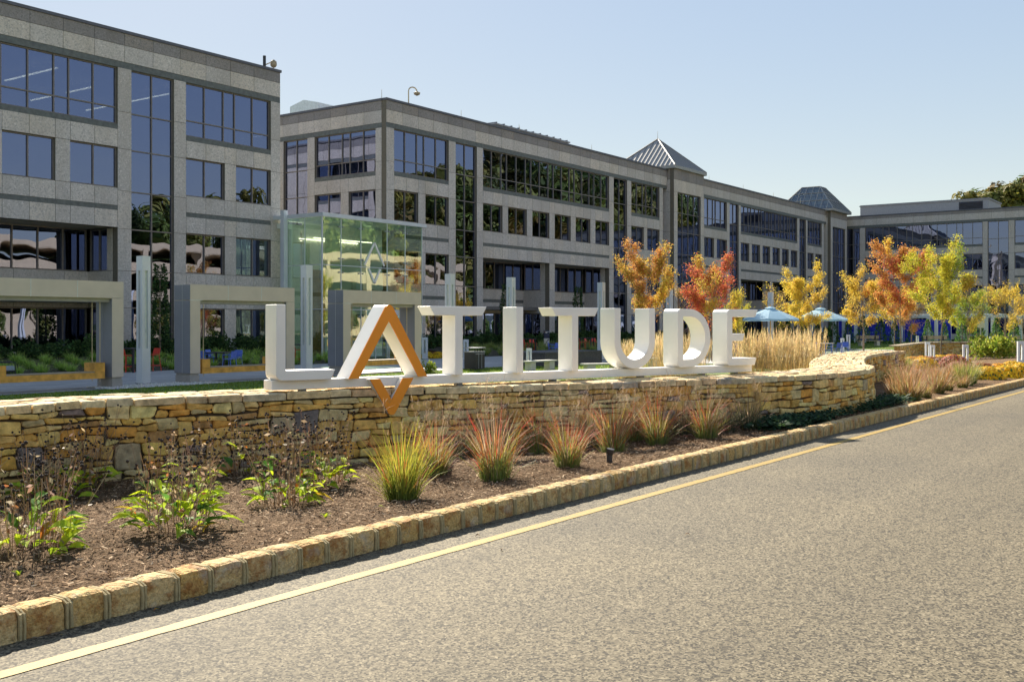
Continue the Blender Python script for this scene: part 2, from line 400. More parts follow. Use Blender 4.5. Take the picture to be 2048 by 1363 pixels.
from mathutils import noise as mnoise
def rough_block(seed, w, d, h):
    bm = bmesh.new(); bmesh.ops.create_cube(bm, size=1)
    bmesh.ops.subdivide_edges(bm, edges=bm.edges[:], cuts=4, use_grid_fill=True)
    for v in bm.verts:
        x, y, z = v.co; k = (abs(x) > .49)+(abs(y) > .49)+(abs(z) > .49)
        p = Vector((x*w, y*d, z*h))
        if k >= 2:
            c = .011 if k == 2 else .016
            p -= Vector((math.copysign(c*(abs(x) > .49), x), math.copysign(c*(abs(y) > .49), y), math.copysign(c*(abs(z) > .49), z)))
        q = p*14+Vector((seed*7.1, seed*3.3, 0))
        p += mnoise.noise_vector(q)*.0075+mnoise.noise_vector(q*2.7)*.004
        v.co = p
    me = bpy.data.meshes.new('stone'); bm.to_mesh(me); bm.free(); me.materials.append(M['kerb']); return me
kerb = thing('stone_kerb', 'rough split stone block kerb along the yellow lined road', 'kerb', (0, KY, 0))
kv = [rough_block(i, .236, .20, .25) for i in range(8)]
x = 1.85; rnd = random.Random(5); nk = 0; far = MB(); mj = MB()
while x < 78:
    w = rnd.uniform(.235, .285) if x < 40 else .27
    if nk < 250:
        o = link('stone', rnd.choice(kv), kerb, (x+w/2, .103+rnd.uniform(-.003, .003), .048+rnd.uniform(-.004, .004)))
        o.scale = (w/.268, 1, 1); o.rotation_euler = (0, rnd.uniform(-.008, .008), rnd.choice((0, math.pi))+rnd.uniform(-.012, .012))
    else:
        far.box(x+.012, x+w-.012, .01, .19, -.06, .17)
    mj.box(x+w-.02, x+w+.02, .016, .185, -.05, .146+rnd.uniform(-.006, .006))
    for q in (-.013, .011): mj.tube([(x+w+q, .012, -.02), (x+w+q+rnd.uniform(-.004, .004), .010, .08), (x+w+q, .016, .138), (x+w+q, .06, .158), (x+w+q, .19, .158)], rnd.uniform(.009, .013), 5, None, False)
    x += w; nk += 1
part('mortar_joint', mj, M['kerbmortar'], kerb, kind='stuff')
if far.f: part('stone', far, M['kerb'], kerb, kind='stuff')

rnd = random.Random(17); mb = MB()
for i in range(900):
    x = rnd.uniform(1.5, 40); y = KY-abs(rnd.gauss(0, .05))-.004; a = rnd.uniform(0, 6.283); L = rnd.uniform(.005, .022)*(1 if rnd.random() < .93 else 1.8); dx, dy = math.cos(a)*L, math.sin(a)*L; w = rnd.uniform(.2, .5)
    mb.face([(x-dx, y-dy, .006), (x+dy*w, y-dx*w, .011), (x+dx, y+dy, .007), (x-dy*w, y+dx*w, .010)], rnd.choice([(.10, .07, .045), (.16, .12, .08), (.05, .04, .03), (.34, .22, .06), (.26, .20, .13)]))
tag(link('gutter_debris', mb.data('gutter_debris', M['chips']), kind='stuff'), 'grit, bark and leaf bits lying in the gutter along the kerb', 'debris', None, 'stuff')

# ------------------------------------------------------------------ curved dry-laid wall
ZB = -.18
def wall_top(X): return .87+.006*math.sin(X*.9)
def wall_depth(X): return .95+.25*smooth(10, 20, X)
PAL = [((.66, .41, .125), 5), ((.68, .40, .10), 4), ((.71, .49, .19), 5), ((.58, .34, .09), 3), ((.52, .40, .19), 2), ((.60, .46, .21), 2.2), ((.45, .25, .09), 1.6), ((.22, .165, .14), .8), ((.66, .32, .065), 2.4)]
def stone_col(rnd):
    c = rnd.choices([p[0] for p in PAL], [p[1] for p in PAL])[0]; k = rnd.uniform(.82, 1.18); return tuple(min(.74, x*k*1.1) for x in c)
def pack(nx, ny, choices, rnd):
    occ = np.zeros((nx, ny), bool); out = []
    order = [(i, j) for i in range(nx) for j in range(ny)]
    for i, j in order:
        if occ[i, j]: continue
        for tries in range(6):
            w, h = rnd.choice(choices)
            w = min(w, nx-i); h = min(h, ny-j)
            if not occ[i:i+w, j:j+h].any(): break
        else:
            w = h = 1
            while i+w < nx and w < 3 and not occ[i+w, j]: w += 1
        occ[i:i+w, j:j+h] = True; out.append((i, j, w, h))
    return out
def jit(i, j, amp, seed):
    r = random.Random(i*7919+j*104729+seed); return (r.uniform(-amp[0], amp[0]), r.uniform(-amp[1], amp[1]))
def stone_outline(i, j, w, h, du, dv, amp, gap, seed, rnd):
    """irregular outline of a packed cell in (u, v), counter clockwise, shared nodes jittered alike"""
    P = []
    for (a, b_) in ((0, 0), (w, 0), (w, h), (0, h)):
        dx, dy = jit(i+a, j+b_, amp, seed); P.append(np.array(((i+a)*du+dx, (j+b_)*dv+dy)))
    pts = []
    c = sum(P)/4
    for k in range(4):
        a, b_ = P[k], P[(k+1) % 4]; L = np.linalg.norm(b_-a); n_ = np.array((-(b_-a)[1], (b_-a)[0]))/max(L, 1e-6)
        t0 = min(.35, rnd.uniform(.012, .04)/max(L, .01))
        for t, off in ((t0, rnd.uniform(0, .004)), (.5+rnd.uniform(-.2, .2), rnd.uniform(-.002, .008)), (1-t0, rnd.uniform(0, .004))):
            pts.append(a+(b_-a)*t+n_*(gap+off))
    return pts, c
def stone_mesh(mb, pts, c, to3, d_face, d_back, rnd, col):
    n = len(pts); tilt = rnd.uniform(-.5, .5)*.05, rnd.uniform(-.5, .5)*.07
    ring0 = [to3(p[0], p[1], d_back) for p in pts]
    ring1 = [to3(p[0], p[1], d_face-.014+rnd.uniform(-.004, .004)) for p in pts]
    ring2 = []
    for p in pts:
        q = p+(c-p)*min(.28, .016/max(.02, np.linalg.norm(c-p)))
        ring2.append(to3(q[0], q[1], d_face+(q[0]-c[0])*tilt[0]+(q[1]-c[1])*tilt[1]+rnd.uniform(-.003, .003)))
    ctr = to3(c[0]+rnd.uniform(-.02, .02), c[1]+rnd.uniform(-.01, .01), d_face+rnd.uniform(-.001, .009))
    fs = [(k, (k+1) % n, n+(k+1) % n, n+k) for k in range(n)]+[(n+k, n+(k+1) % n, 2*n+(k+1) % n, 2*n+k) for k in range(n)]
    fs += [(2*n+k, 2*n+(k+1) % n, 3*n) for k in range(n)]
    mb.mesh_add(ring0+ring1+ring2+[ctr], fs, col)
wall = thing('stone_wall', 'long curved fieldstone wall with rough flagstone top behind the roadside bed', 'wall', (10, 8, 0))
rnd = random.Random(11); OFFW = (10, 8, 0)
S0, S1 = 1.6, float(WS[-1])-2.2
du, rows = .082, 13
ncell = int((S1-S0)/du)
chs = [(2,1)]*4+[(3,1)]*5+[(4,1)]*4+[(5,1)]*2+[(1,1)]*2+[(2,2)]*5+[(3,2)]*8+[(4,2)]*6+[(5,2)]*2+[(3,3)]*3+[(4,3)]*3+[(4,4)]
cells = pack(ncell, rows, chs, rnd)
stones = []
for (i, j, w, h) in cells:
    sc = S0+(i+w/2)*du; X, Y, nx_, ny_ = wpath(sc); zt = wall_top(X)-.085
    dv = (zt-ZB)/rows
    pts, c = stone_outline(i, j, w, h, du, dv, (.032, .023 if 0 < j else 0), .0042, 5, rnd)
    def to3(u, v, d):
        x, y, nx, ny = wpath(S0+u); return (x+nx*d, y+ny*d, ZB+v)
    mb = MB(); big = w*h >= 12 and rnd.random() < .75
    col = (rnd.choice([(.145, .115, .115), (.19, .16, .145), (.42, .33, .19)]) if big else stone_col(rnd))
    stone_mesh(mb, pts, c, to3, rnd.uniform(-.012, .026), -.12, rnd, col)
    zc = max(4, X*.814+Y*.581); vis = (w*du)*(h*dv)/zc**2*(1 if X > 4.6 else .05)*(1 if X < 23 else .3)
    stones.append((vis, mb))
stones.sort(key=lambda t: -t[0])
for vis, mb in stones[:295]: part('stone', mb, M['stone'], wall, OFFW)
rest = MB()
for vis, mb in stones[295:]:
    for f, cc in zip(mb.f, mb.c): rest.f.append(tuple(i+len(rest.v) for i in f)); rest.c.append(cc)
    rest.v += mb.v
part('stone', rest, M['stone'], wall, OFFW, kind='stuff')
# coping flags
du2, rows2 = .10, 13
ncell2 = int((S1-S0)/du2)
chs2 = [(2,1),(3,1),(4,2),(3,2),(5,2),(6,2),(4,3),(3,3),(5,3),(6,3),(5,4),(4,4),(7,3),(3,1),(2,2)]
copes = []
for (i, j, w, h) in pack(ncell2, rows2, chs2, rnd):
    sc = S0+(i+w/2)*du2; X, Y, nx_, ny_ = wpath(sc); D = wall_depth(X); dv = D/rows2
    pts, c = stone_outline(i, j, w, h, du2, dv, (.034, .030 if j else .012), .005, 9, rnd)
    zt = rnd.uniform(-.008, .010); th = .085
    def to3(u, v, d):
        x, y, nx, ny = wpath(S0+u); q = .022-v; return (x+nx*q, y+ny*q, wall_top(x)+d)
    mb = MB(); cc = stone_col(rnd); cc = tuple(a*.5+b_*.5 for a, b_ in zip(cc, (.60, .52, .38)))
    stone_mesh(mb, pts, c, to3, zt, zt-th, rnd, cc)
    zc = max(4, X*.814+Y*.581); copes.append(((w*du2)*(h*dv)/zc**2.5*(1 if X > 4.6 else .05), mb))
copes.sort(key=lambda t: -t[0])
for vis, mb in copes[:290]: part('coping_stone', mb, M['stone'], wall, OFFW)
rest = MB()
for vis, mb in copes[290:]:
    for f, cc in zip(mb.f, mb.c): rest.f.append(tuple(i+len(rest.v) for i in f)); rest.c.append(cc)
    rest.v += mb.v
part('coping_stone', rest, M['stone'], wall, OFFW, kind='stuff')
core = MB()
ss = np.linspace(S0, S1, 160)
for a, b_ in zip(ss[:-1], ss[1:]):
    q = []
    for s in (a, b_):
        x, y, nx, ny = wpath(s); D = wall_depth(x)-.06; zt = wall_top(x)-.035
        q.append([(x-nx*.045, y-ny*.045, -.6), (x-nx*.045, y-ny*.045, zt), (x-nx*D, y-ny*D, zt), (x-nx*D, y-ny*D, -.6)])
    for k in range(3): core.face([q[0][k], q[1][k], q[1][k+1], q[0][k+1]])
part('core', core, M['mortar'], wall, OFFW)
# ------------------------------------------------------------------ buildings
UNIT = {}; BR = random.Random(19)
def unit(mat, name):
    k = (mat, name)
    if k not in UNIT:
        mb = MB(); mb.box(-.5, .5, -.5, .5, -.5, .5); UNIT[k] = mb.data(name, M[mat])
    return UNIT[k]
VS = dict(cap=17.2, cap0=17.05, dark=16.43, band=15.57, h4=15.25, s4=12.34, b4=12.08, t4=13.2, h3=11.15, s3=9.07, st1=8.17, st0=7.94, h2=7.05, s2=4.86, su1=4.05, su0=3.82, h1=2.95, s1=.75)
JV = [0, .75, 2.94, 4.85, 7.0, 8.95, 11.1, 13.0, 15.25]
class Fac:
    """one facade of a building: u runs along it, v is height above the plaza, d points outward"""
    def __init__(s, B, kind, base, sign=-1): s.B = B; s.kind = kind; s.base = base; s.g = sign
    def ext(s, u0, u1, v0, v1, d0, d1):
        a, b = s.base+s.g*d0, s.base+s.g*d1
        a, b = min(a, b), max(a, b)
        return (u0, u1, a, b, v0+PL, v1+PL) if s.kind == 'y' else (a, b, u0, u1, v0+PL, v1+PL)
    def mbox(s, mb, *e): mb.box(*s.ext(*e))
    def obj(s, name, mat, parent, poff, *e):
        x0, x1, y0, y1, z0, z1 = s.ext(*e)
        o = link(name, unit(mat, name), parent, ((x0+x1)/2-poff[0], (y0+y1)/2-poff[1], (z0+z1)/2-poff[2]))
        o.scale = (x1-x0, y1-y0, z1-z0); return o
    def panel(s, u0, u1, v0, v1, mat='granite', far=False, d=.03):
        g = .012
        e = (u0+g, u1-g, v0+g, v1-g, -.02, d)
        if far or s.B.npanel >= 296: s.mbox(s.B.farp[mat], *e)
        else: s.B.npanel += 1; s.obj('granite_panel' if mat != 'band' else 'slate_panel', mat, s.B.root, s.B.off, *e)
    def solid(s, u0, u1, v0, v1, mat='granite', us=None, vs=None, far=False, d=.03, deep=.4):
        s.mbox(s.B.wall, u0, u1, v0, v1, -deep, 0)
        us = [u for u in (us or []) if u0+.05 < u < u1-.05]; vs = [v for v in (vs or []) if v0+.05 < v < v1-.05]
        us = [u0]+us+[u1]; vs = [v0]+vs+[v1]
        for a, b in zip(us[:-1], us[1:]):
            for c, e in zip(vs[:-1], vs[1:]): s.panel(a, b, c, e, mat, far, d)
    def bandstrip(s, u0, u1, v0, v1):
        s.mbox(s.B.wall, u0, u1, v0, v1, -.4, -.03); s.mbox(s.B.band, u0, u1, v0, v1, -.03, .012)
    def window(s, us, vs, far=False, d=-.13, name='window'):
        fr = MB(); w = .032
        u0, u1, v0, v1 = us[0], us[-1], vs[0], vs[-1]
        for u in us:
            a = u-w if u0 < u < u1 else (u if u == u0 else u-2*w)
            s.mbox(fr, a, a+2*w, v0, v1, d-.10, d+.03)
        for v in vs:
            a = v-w if v0 < v < v1 else (v if v == v0 else v-2*w)
            for p, q in zip(us[:-1], us[1:]): s.mbox(fr, p+2*w if p == u0 else p+w, q-2*w if q == u1 else q-w, a, a+2*w, d-.09, d+.022)
        wo = part(name, fr, M['frame'], s.B.root, s.B.off)
        gl = MB()
        for p, q in zip(us[:-1], us[1:]):
            for a, b in zip(vs[:-1], vs[1:]):
                e = (p+.01, q-.01, a+.01, b-.01, d-.05, d-.035)
                if far or s.B.npane >= 298: s.mbox(gl, *e)
                else: s.B.npane += 1; s.obj('pane', 'glass', wo, s.B.off, *e)
        if not far and s.B.npane < 298:
            bl = MB()
            for p, q in zip(us[:-1], us[1:]):
                if BR.random() < .2:
                    top = v1-.05; bot = max(v0+.05, top-BR.choice((.5, .9, 1.4, 2.4))*(1 if v1-v0 < 4 else 1.6)); s.mbox(bl, p+.03, q-.03, bot, top, d-.16, d-.15)
            if bl.f: part('blind', bl, M['blind'], wo, s.B.off)
        if gl.f: part('pane', gl, M['glass'], wo, s.B.off, kind='stuff')
        return wo
class Bld:
    def __init__(s, name, label, off, far=False):
        s.off = off; s.root = thing(name, label, 'building', off)
        s.wall = MB(); s.band = MB(); s.farp = {k: MB() for k in ('granite', 'granite_dark', 'soffit')}; s.cap = MB(); s.ins = MB(); s.sof = MB(); s.npanel = 0; s.npane = 0
    def done(s):
        for n_, mb, m in (('wall', s.wall, 'joint'), ('slate_band', s.band, 'band'), ('roof_coping', s.cap, 'coping'), ('interior', s.ins, 'inside'), ('soffit', s.sof, 'soffit')):
            if mb.f: part(n_, mb, M[m], s.root, s.off)
        for k, mb in s.farp.items():
            if mb.f: part('granite_panel', mb, M[k], s.root, s.off, kind='stuff')
def pairs(us):
    """pane edges of a strip split into window pairs separated by the narrow pier bays"""
    out = []; i = 0
    while i+2 < len(us)+0:
        out.append(us[i:i+3]); i += 3
    return out
def parapet(f, u0, u1, pitch, start=None, far=False, extra=0):
    us = []; u = start if start is not None else u0+pitch
    while u < u1-.4:
        us.append(u); u += pitch
    V = VS
    f.solid(u0, u1, V['dark'], V['cap0']+extra, 'granite_dark', us, far=far); f.solid(u0, u1, V['band'], V['dark'], 'granite', us, far=far)
    f.bandstrip(u0, u1, V['h4'], V['band']); f.mbox(f.B.cap, u0-.06, u1+.06, V['cap0']+extra, V['cap']+extra, -.5, .09)
def pier(f, u0, u1, far=False, top=None): f.solid(u0, u1, 0, VS['h4'], vs=JV, far=far)
def tall(f, us, far=False): f.window(us, [.15]+JV[2:], far); f.solid(us[0], us[-1], 0, .15, far=True)
def strip(f, us, recess=False, far=False, lower=True):
    V = VS; u0, u1 = us[0], us[-1]
    f.window(us, [V['s4'], V['t4'], V['h4']], far)
    f.bandstrip(u0, u1, V['b4'], V['s4'])
    js = us[1:-1:2] if far else us[1:-1]
    js = [u for k, u in enumerate(us[1:-1])]
    f.solid(u0, u1, V['h3'], V['b4'], us=js, far=far)
    pr = pairs(us)
    levels = [(V['s3'], V['h3'])]+([] if recess else [(V['s2'], V['h2']), (V['s1'], V['h1'])])
    for a, b in levels:
        for p in pr: f.window(p, [a, b], far)
        for p, q in zip(pr[:-1], pr[1:]): f.solid(p[-1], q[0], a, b, far=far)
        if pr[-1][-1] < u1-.01: f.solid(pr[-1][-1], u1, a, b, far=far)
    def spandrel(top, s1, s0, bot):
        f.solid(u0, u1, s1, top, us=js, far=far); f.bandstrip(u0, u1, s0, s1); f.solid(u0, u1, bot, s0, us=js, far=far)
    spandrel(V['s3'], V['st1'], V['st0'], V['h2'])
    if not recess:
        spandrel(V['s2'], V['su1'], V['su0'], V['h1']); f.solid(u0, u1, 0, V['s1'], us=js, far=far)
def recess(f, u0, u1, n, far=False, D=2.6):
    """two-storey recessed bay with a glazed return on its far side"""
    V = VS; B = f.B
    f.mbox(B.sof, u0, u1, V['h2']+.02, V['h2']+.14, -D-.3, -.41)
    kind = f.kind
    fb = Fac(B, kind, f.base-f.g*D, f.g)
    us = [u0+.02+(u1-u0-.02)*i/n for i in range(n+1)]
    for a, b in ((V['s2'], V['h2']+.02), (V['s1'], V['h1'])): fb.window(us, [a, b], far)
    fb.solid(u0, u1, V['su1'], V['s2'], 'granite', us[2:-1:2], far=far); fb.bandstrip(u0, u1, V['su0'], V['su1'])
    fb.solid(u0, u1, V['h1'], V['su0'], us=us[2:-1:2], far=far); fb.solid(u0, u1, 0, V['s1'], far=True)
    if kind == 'y':
        fr = Fac(B, 'x', u1+.0, -1); y0, y1 = f.base+.4, f.base+D
        fr.solid(y0, y0+.5, 0, V['h2'], vs=JV, far=True, d=.015)
        w = [y0+.5, (y0+.5+y1)/2, y1-.02]
        for a, b in ((V['s2'], V['h2']), (V['s1'], V['h1'])): fr.window(w, [a, b], far)
        fr.solid(y0+.5, y1-.02, V['h1'], V['s2'], far=True, d=.015); fr.solid(y0+.5, y1-.02, 0, V['s1'], far=True, d=.015)
        fl = Fac(B, 'x', u0, 1); fl.solid(y0, y1, 0, V['h2'], far=True, d=.012)
def slabs(B, x0, x1, y0, y1, inset=.6):
    for v in (3.2, 7.3, 11.4, 15.45): B.ins.box(x0+inset, x1-inset, y0+inset, y1-inset, v+PL, v+.25+PL)

# left building ---------------------------------------------------------------
FY = 48.0
BL = Bld('office_building', 'left four storey granite office block with rows of dark blue windows', (28, FY, PL))
f = Fac(BL, 'y', FY)
parapet(f, 10, 43.45, 1.71, 10.66)
f.solid(10, 22.2, 0, VS['h4'], us=[12, 15.4, 18.8], vs=JV, far=True)
pier(f, 22.2, 22.95)
usA = [22.95, 24.29, 25.6, 26.40, 27.73, 29.06, 29.85, 31.18, 32.49]
strip(f, usA, recess=True); recess(f, 22.95, 32.49, 7)
pier(f, 32.49, 33.3); tall(f, [33.3, 34.61, 35.92]); pier(f, 35.92, 36.7)
strip(f, [36.7, 38.02, 39.33, 40.13, 41.43, 42.72]); pier(f, 42.72, 43.45)
g = Fac(BL, 'x', 43.45, 1); parapet(g, FY+.4, 70, 1.7, far=True); pier(g, FY+.4, 49.0, True); strip(g, [49.0, 50.25, 51.5, 52.25, 53.5, 54.75], far=True); pier(g, 54.75, 55.5, True); tall(g, [55.5, 56.75, 58.0], True); pier(g, 58.0, 58.75, True)
strip(g, [58.75, 60, 61.25, 62, 63.25, 64.5], far=True); g.solid(64.5, 70, 0, VS['h4'], us=[66, 68], vs=JV, far=True)
BL.wall.box(10, 43.0, FY+.41, 70, 16.2+PL, 16.4+PL); BL.wall.box(10, 43.0, 69.8, 70.2, PL, 17); BL.wall.box(9.8, 10, FY, 70, PL, 17)
slabs(BL, 10, 43, FY, 69.5); BL.ins.box(10.5, 42.8, FY+11, FY+11.2, PL, 16)
BL.done()
lt = MB()
for x in (30.2, 33.75, 37.25, 26.7, 23.2):
    for y0, y1 in ((FY+1.7, FY+4.1), (FY+4.15, FY+6.6), (FY+8.2, FY+10.2)): lt.box(x-.05, x+.05, y0, y1, 15.0+PL-.03, 15.0+PL+.02)
part('ceiling_light', lt, M['light'], BL.root, BL.off)

# main long block -------------------------------------------------------------
BM = Bld('office_building', 'long granite office block with two corner stair towers, running away to the right', (75, FY, PL))
f = Fac(BM, 'y', FY)
parapet(f, 52.8, 93.3, 1.63); parapet(f, 100.1, 139.1, 1.63, far=True)
s1u = [53.56, 54.8, 56.05, 56.82, 58.1, 59.4]
pier(f, 52.8, 53.56); strip(f, s1u); pier(f, 59.4, 60.2); tall(f, [60.2, 61.42, 62.72]); pier(f, 62.72, 63.48)
s2u = [63.48, 64.73, 65.97, 66.7, 67.97, 69.25, 70.02, 71.26, 72.5, 73.28, 74.53, 75.75, 76.53, 77.75, 78.93, 79.76, 80.97, 82.15]
strip(f, s2u, recess=True); pier(f, 82.15, 82.95)
recess(f, 63.48, 72.5, 7); f.solid(72.5, 73.28, 0, VS['h2'], vs=JV); recess(f, 73.28, 82.15, 7)
tall(f, [82.95, 84.17, 85.4]); pier(f, 85.4, 86.18)
strip(f, [86.18, 87.46, 88.6, 89.26, 90.5, 91.75]); pier(f, 91.75, 92.45)
f2 = Fac(BM, 'y', FY+.35); f2.window([92.45, 93.4], JV[1:], True)
def tower(x0, x1, yf, n):
    ft = Fac(BM, 'y', yf); pw = .75
    for a, b in ((x0, x0+pw), (x1-pw, x1)): ft.solid(a, b, 0, 15.0, vs=JV, far=x0 > 100)
    w = [x0+pw+(x1-x0-2*pw)*i/n for i in range(n+1)]
    ft.window(w, [.2]+JV[2:-1]+[15.0], x0 > 100); ft.solid(x0+pw, x1-pw, 0, .2, far=True)
    ft.solid(x0, x1, 15.0, 16.2, us=[x0+1.63*i for i in range(1, 5)], far=x0 > 100); ft.solid(x0, x1, 16.2, 17.5, 'granite_dark', [x0+1.63*i for i in range(1, 5)], far=x0 > 100)
    for xx, sg in ((x0, -1), (x1, 1)):
        fx = Fac(BM, 'x', xx, sg); y1 = FY+7
        fx.solid(yf+.4, FY+.6, 0, 15.0, vs=JV, far=True, d=.015); fx.solid(yf+.4, y1, 15.0, 16.2, far=True, d=.015); fx.solid(yf+.4, y1, 16.2, 17.5, 'granite_dark', far=True, d=.015)
    return ft
tower(93.4, 100.1, FY-.72, 4)
f2.window([100.1, 101.0], JV[1:], True); pier(f, 101.0, 101.7, True)
strip(f, [101.7, 102.9, 104.1, 104.8, 106.1, 107.4], far=True); pier(f, 107.4, 108.1, True); tall(f, [108.1, 109.35, 110.55], True); pier(f, 110.55, 111.15, True)
s3u = [111.15, 112.33, 113.5, 114.25, 115.4, 116.6, 117.35, 118.5, 119.65, 120.4, 121.55, 122.7, 123.4, 124.5, 125.6, 126.3, 127.4, 128.5]
strip(f, s3u, recess=True, far=True); recess(f, 111.15, 119.6, 7, True); f.solid(119.6, 120.4, 0, VS['h2'], far=True); recess(f, 120.4, 128.5, 7, True)
pier(f, 128.5, 129.25, True); tall(f, [129.25, 130.4, 131.55], True); pier(f, 131.55, 132.1, True)
strip(f, [132.1, 133.2, 134.3, 135.0, 136.2, 137.4], far=True); pier(f, 137.4, 138.2, True); f2.window([138.2, 139.1], JV[1:], True)
tower(139.1, 145.7, FY-.62, 4)
f.solid(145.7, 147, 0, VS['cap0'], vs=JV, far=True)
# its short side facing the gap
g = Fac(BM, 'x', 52.8)
parapet(g, FY+.4, 72, 1.6)
pier(g, FY+.4, 48.95); strip(g, [48.95, 50.2, 51.45, 52.2, 53.5, 54.75]); pier(g, 54.75, 55.48); tall(g, [55.48, 56.7, 57.93]); pier(g, 57.93, 58.7)
g.solid(58.7, 72, 0, VS['h4'], vs=JV, us=[60.3, 62, 63.6], far=True)
BM.wall.box(53.2, 147, FY+.41, 72, 16.2+PL, 16.4+PL); BM.wall.box(52.8, 147, 72, 72.4, PL, 17)
slabs(BM, 53, 147, FY+.4, 65.8, .7); BM.ins.box(54, 146.5, FY+10, FY+10.2, PL, 16); BM.ins.box(62.5, 62.7, FY+1.2, FY+10, PL, 15.8)
# pyramid roofs as parts of the block
def pyr(x0, x1, y0, y1, z0, z1, ov, glass, trunc):
    cx, cy = (x0+x1)/2, (y0+y1)/2; a, b, c, d = x0-ov, x1+ov, y0-ov, y1+ov
    rb = MB(); rb.box(a, b, c, d, z0-.25, z0+.05); rb.box(x0+.3, x1-.3, y0+.3, y1-.3, 16.6+PL, z0-.25)
    ap = [(cx-(b-a)/2*trunc, cy-(d-c)/2*trunc), (cx+(b-a)/2*trunc, cy-(d-c)/2*trunc), (cx+(b-a)/2*trunc, cy+(d-c)/2*trunc), (cx-(b-a)/2*trunc, cy+(d-c)/2*trunc)]
    ba = [(a+.02, c+.02), (b-.02, c+.02), (b-.02, d-.02), (a+.02, d-.02)]
    sk = MB(); sm = MB()
    for k in range(4):
        p0, p1 = Vector((*ba[k], z0+.05)), Vector((*ba[(k+1) % 4], z0+.05)); q0, q1 = Vector((*ap[k], z1)), Vector((*ap[(k+1) % 4], z1))
        if trunc: sk.face([p0, p1, q1, q0])
        else: sk.face([p0, p1, q0])
        nrm = (p1-p0).cross(q0-p0).normalized(); n = 15 if not glass else 9
        for i in range(1, n):
            t = i/n; s = p0.lerp(p1, t)
            if trunc:
                lo, hi = .5-.5*trunc, .5+.5*trunc
                h = 1 if lo <= t <= hi else (t/lo if t < lo else (1-t)/(1-hi))
            else: h = 1-abs(2*t-1)
            e = s+((q0+q1)/2-(p0+p1)/2)*h
            sm.tube([s+nrm*.02, e+nrm*.02], .03 if not glass else .06, 4)
        sm.tube([p0+nrm*.02, q0+nrm*.02], .07, 4)
        if glass:
            for h in (.38, .72):
                sm.tube([p0.lerp(q0, h)+nrm*.03, p1.lerp(q1, h)+nrm*.03], .05, 4)
    if trunc: sk.face([Vector((*p, z1)) for p in ap]); sm.tube([Vector((*ap[k % 4], z1+.04)) for k in range(5)], .07, 4)
    ro = part('pyramid_roof', rb, M['roofmetal'], BM.root, BM.off)
    part('roof_skin' if not glass else 'skylight', sk, M['roofmetal'] if not glass else M['skylight'], ro, BM.off)
    part('standing_seam' if not glass else 'glazing_bar', sm, M['roofseam'] if not glass else M['roofmetal'], ro, BM.off, kind='stuff')
pyr(93.4, 100.1, FY-.72, FY+6.3, 17.5+PL, 20.9+PL, .25, False, 0)
pyr(139.1, 145.7, FY-.62, FY+6.3, 17.3+PL, 20.6+PL, .5, True, .32)
BM.done()

# right wing ------------------------------------------------------------------
BW = Bld('office_wing', 'far right granite office wing standing across the end of the lawn', (147, 30, PL))
f = Fac(BW, 'x', 147)
parapet(f, 2, FY-.1, 1.62, 3.2, far=True, extra=-.25)
tall(f, [46.0, 46.95, 47.9], True); pier(f, 45.28, 46.0, True)
w1 = [30.2+1.255*i for i in range(13)]; w1 = [30.2, 31.43, 32.65, 33.39, 34.62, 35.85, 36.6, 37.8, 39.0, 39.75, 41.0, 42.1, 42.9, 44.1, 45.28]
strip(f, w1, far=True); pier(f, 29.57, 30.2, True); tall(f, [27.1, 28.33, 29.57], True); pier(f, 26.4, 27.1, True)
w2 = [11.5, 12.7, 13.9, 14.6, 15.8, 17.0, 17.7, 18.9, 20.1, 20.8, 22.0, 23.2, 23.95, 25.2, 26.4]
strip(f, w2, far=True); f.solid(2, 11.5, 0, VS['h4'], vs=JV, far=True)
g = Fac(BW, 'y', 2.0); g.solid(147.4, 164, 0, VS['cap0'], vs=JV, us=[150+3*i for i in range(5)], far=True)
BW.wall.box(147.45, 164, 2, FY-.2, 16.2+PL, 16.4+PL); BW.wall.box(164, 164.4, 2, 66, PL, 16.9)
for v in (3.2, 7.3, 11.4, 15.45): BW.ins.box(147.7, 163.5, 2.6, FY-.6, v+PL, v+.25+PL)
BW.ins.box(157, 157.2, 2.6, FY-.6, PL, 16); BW.done()

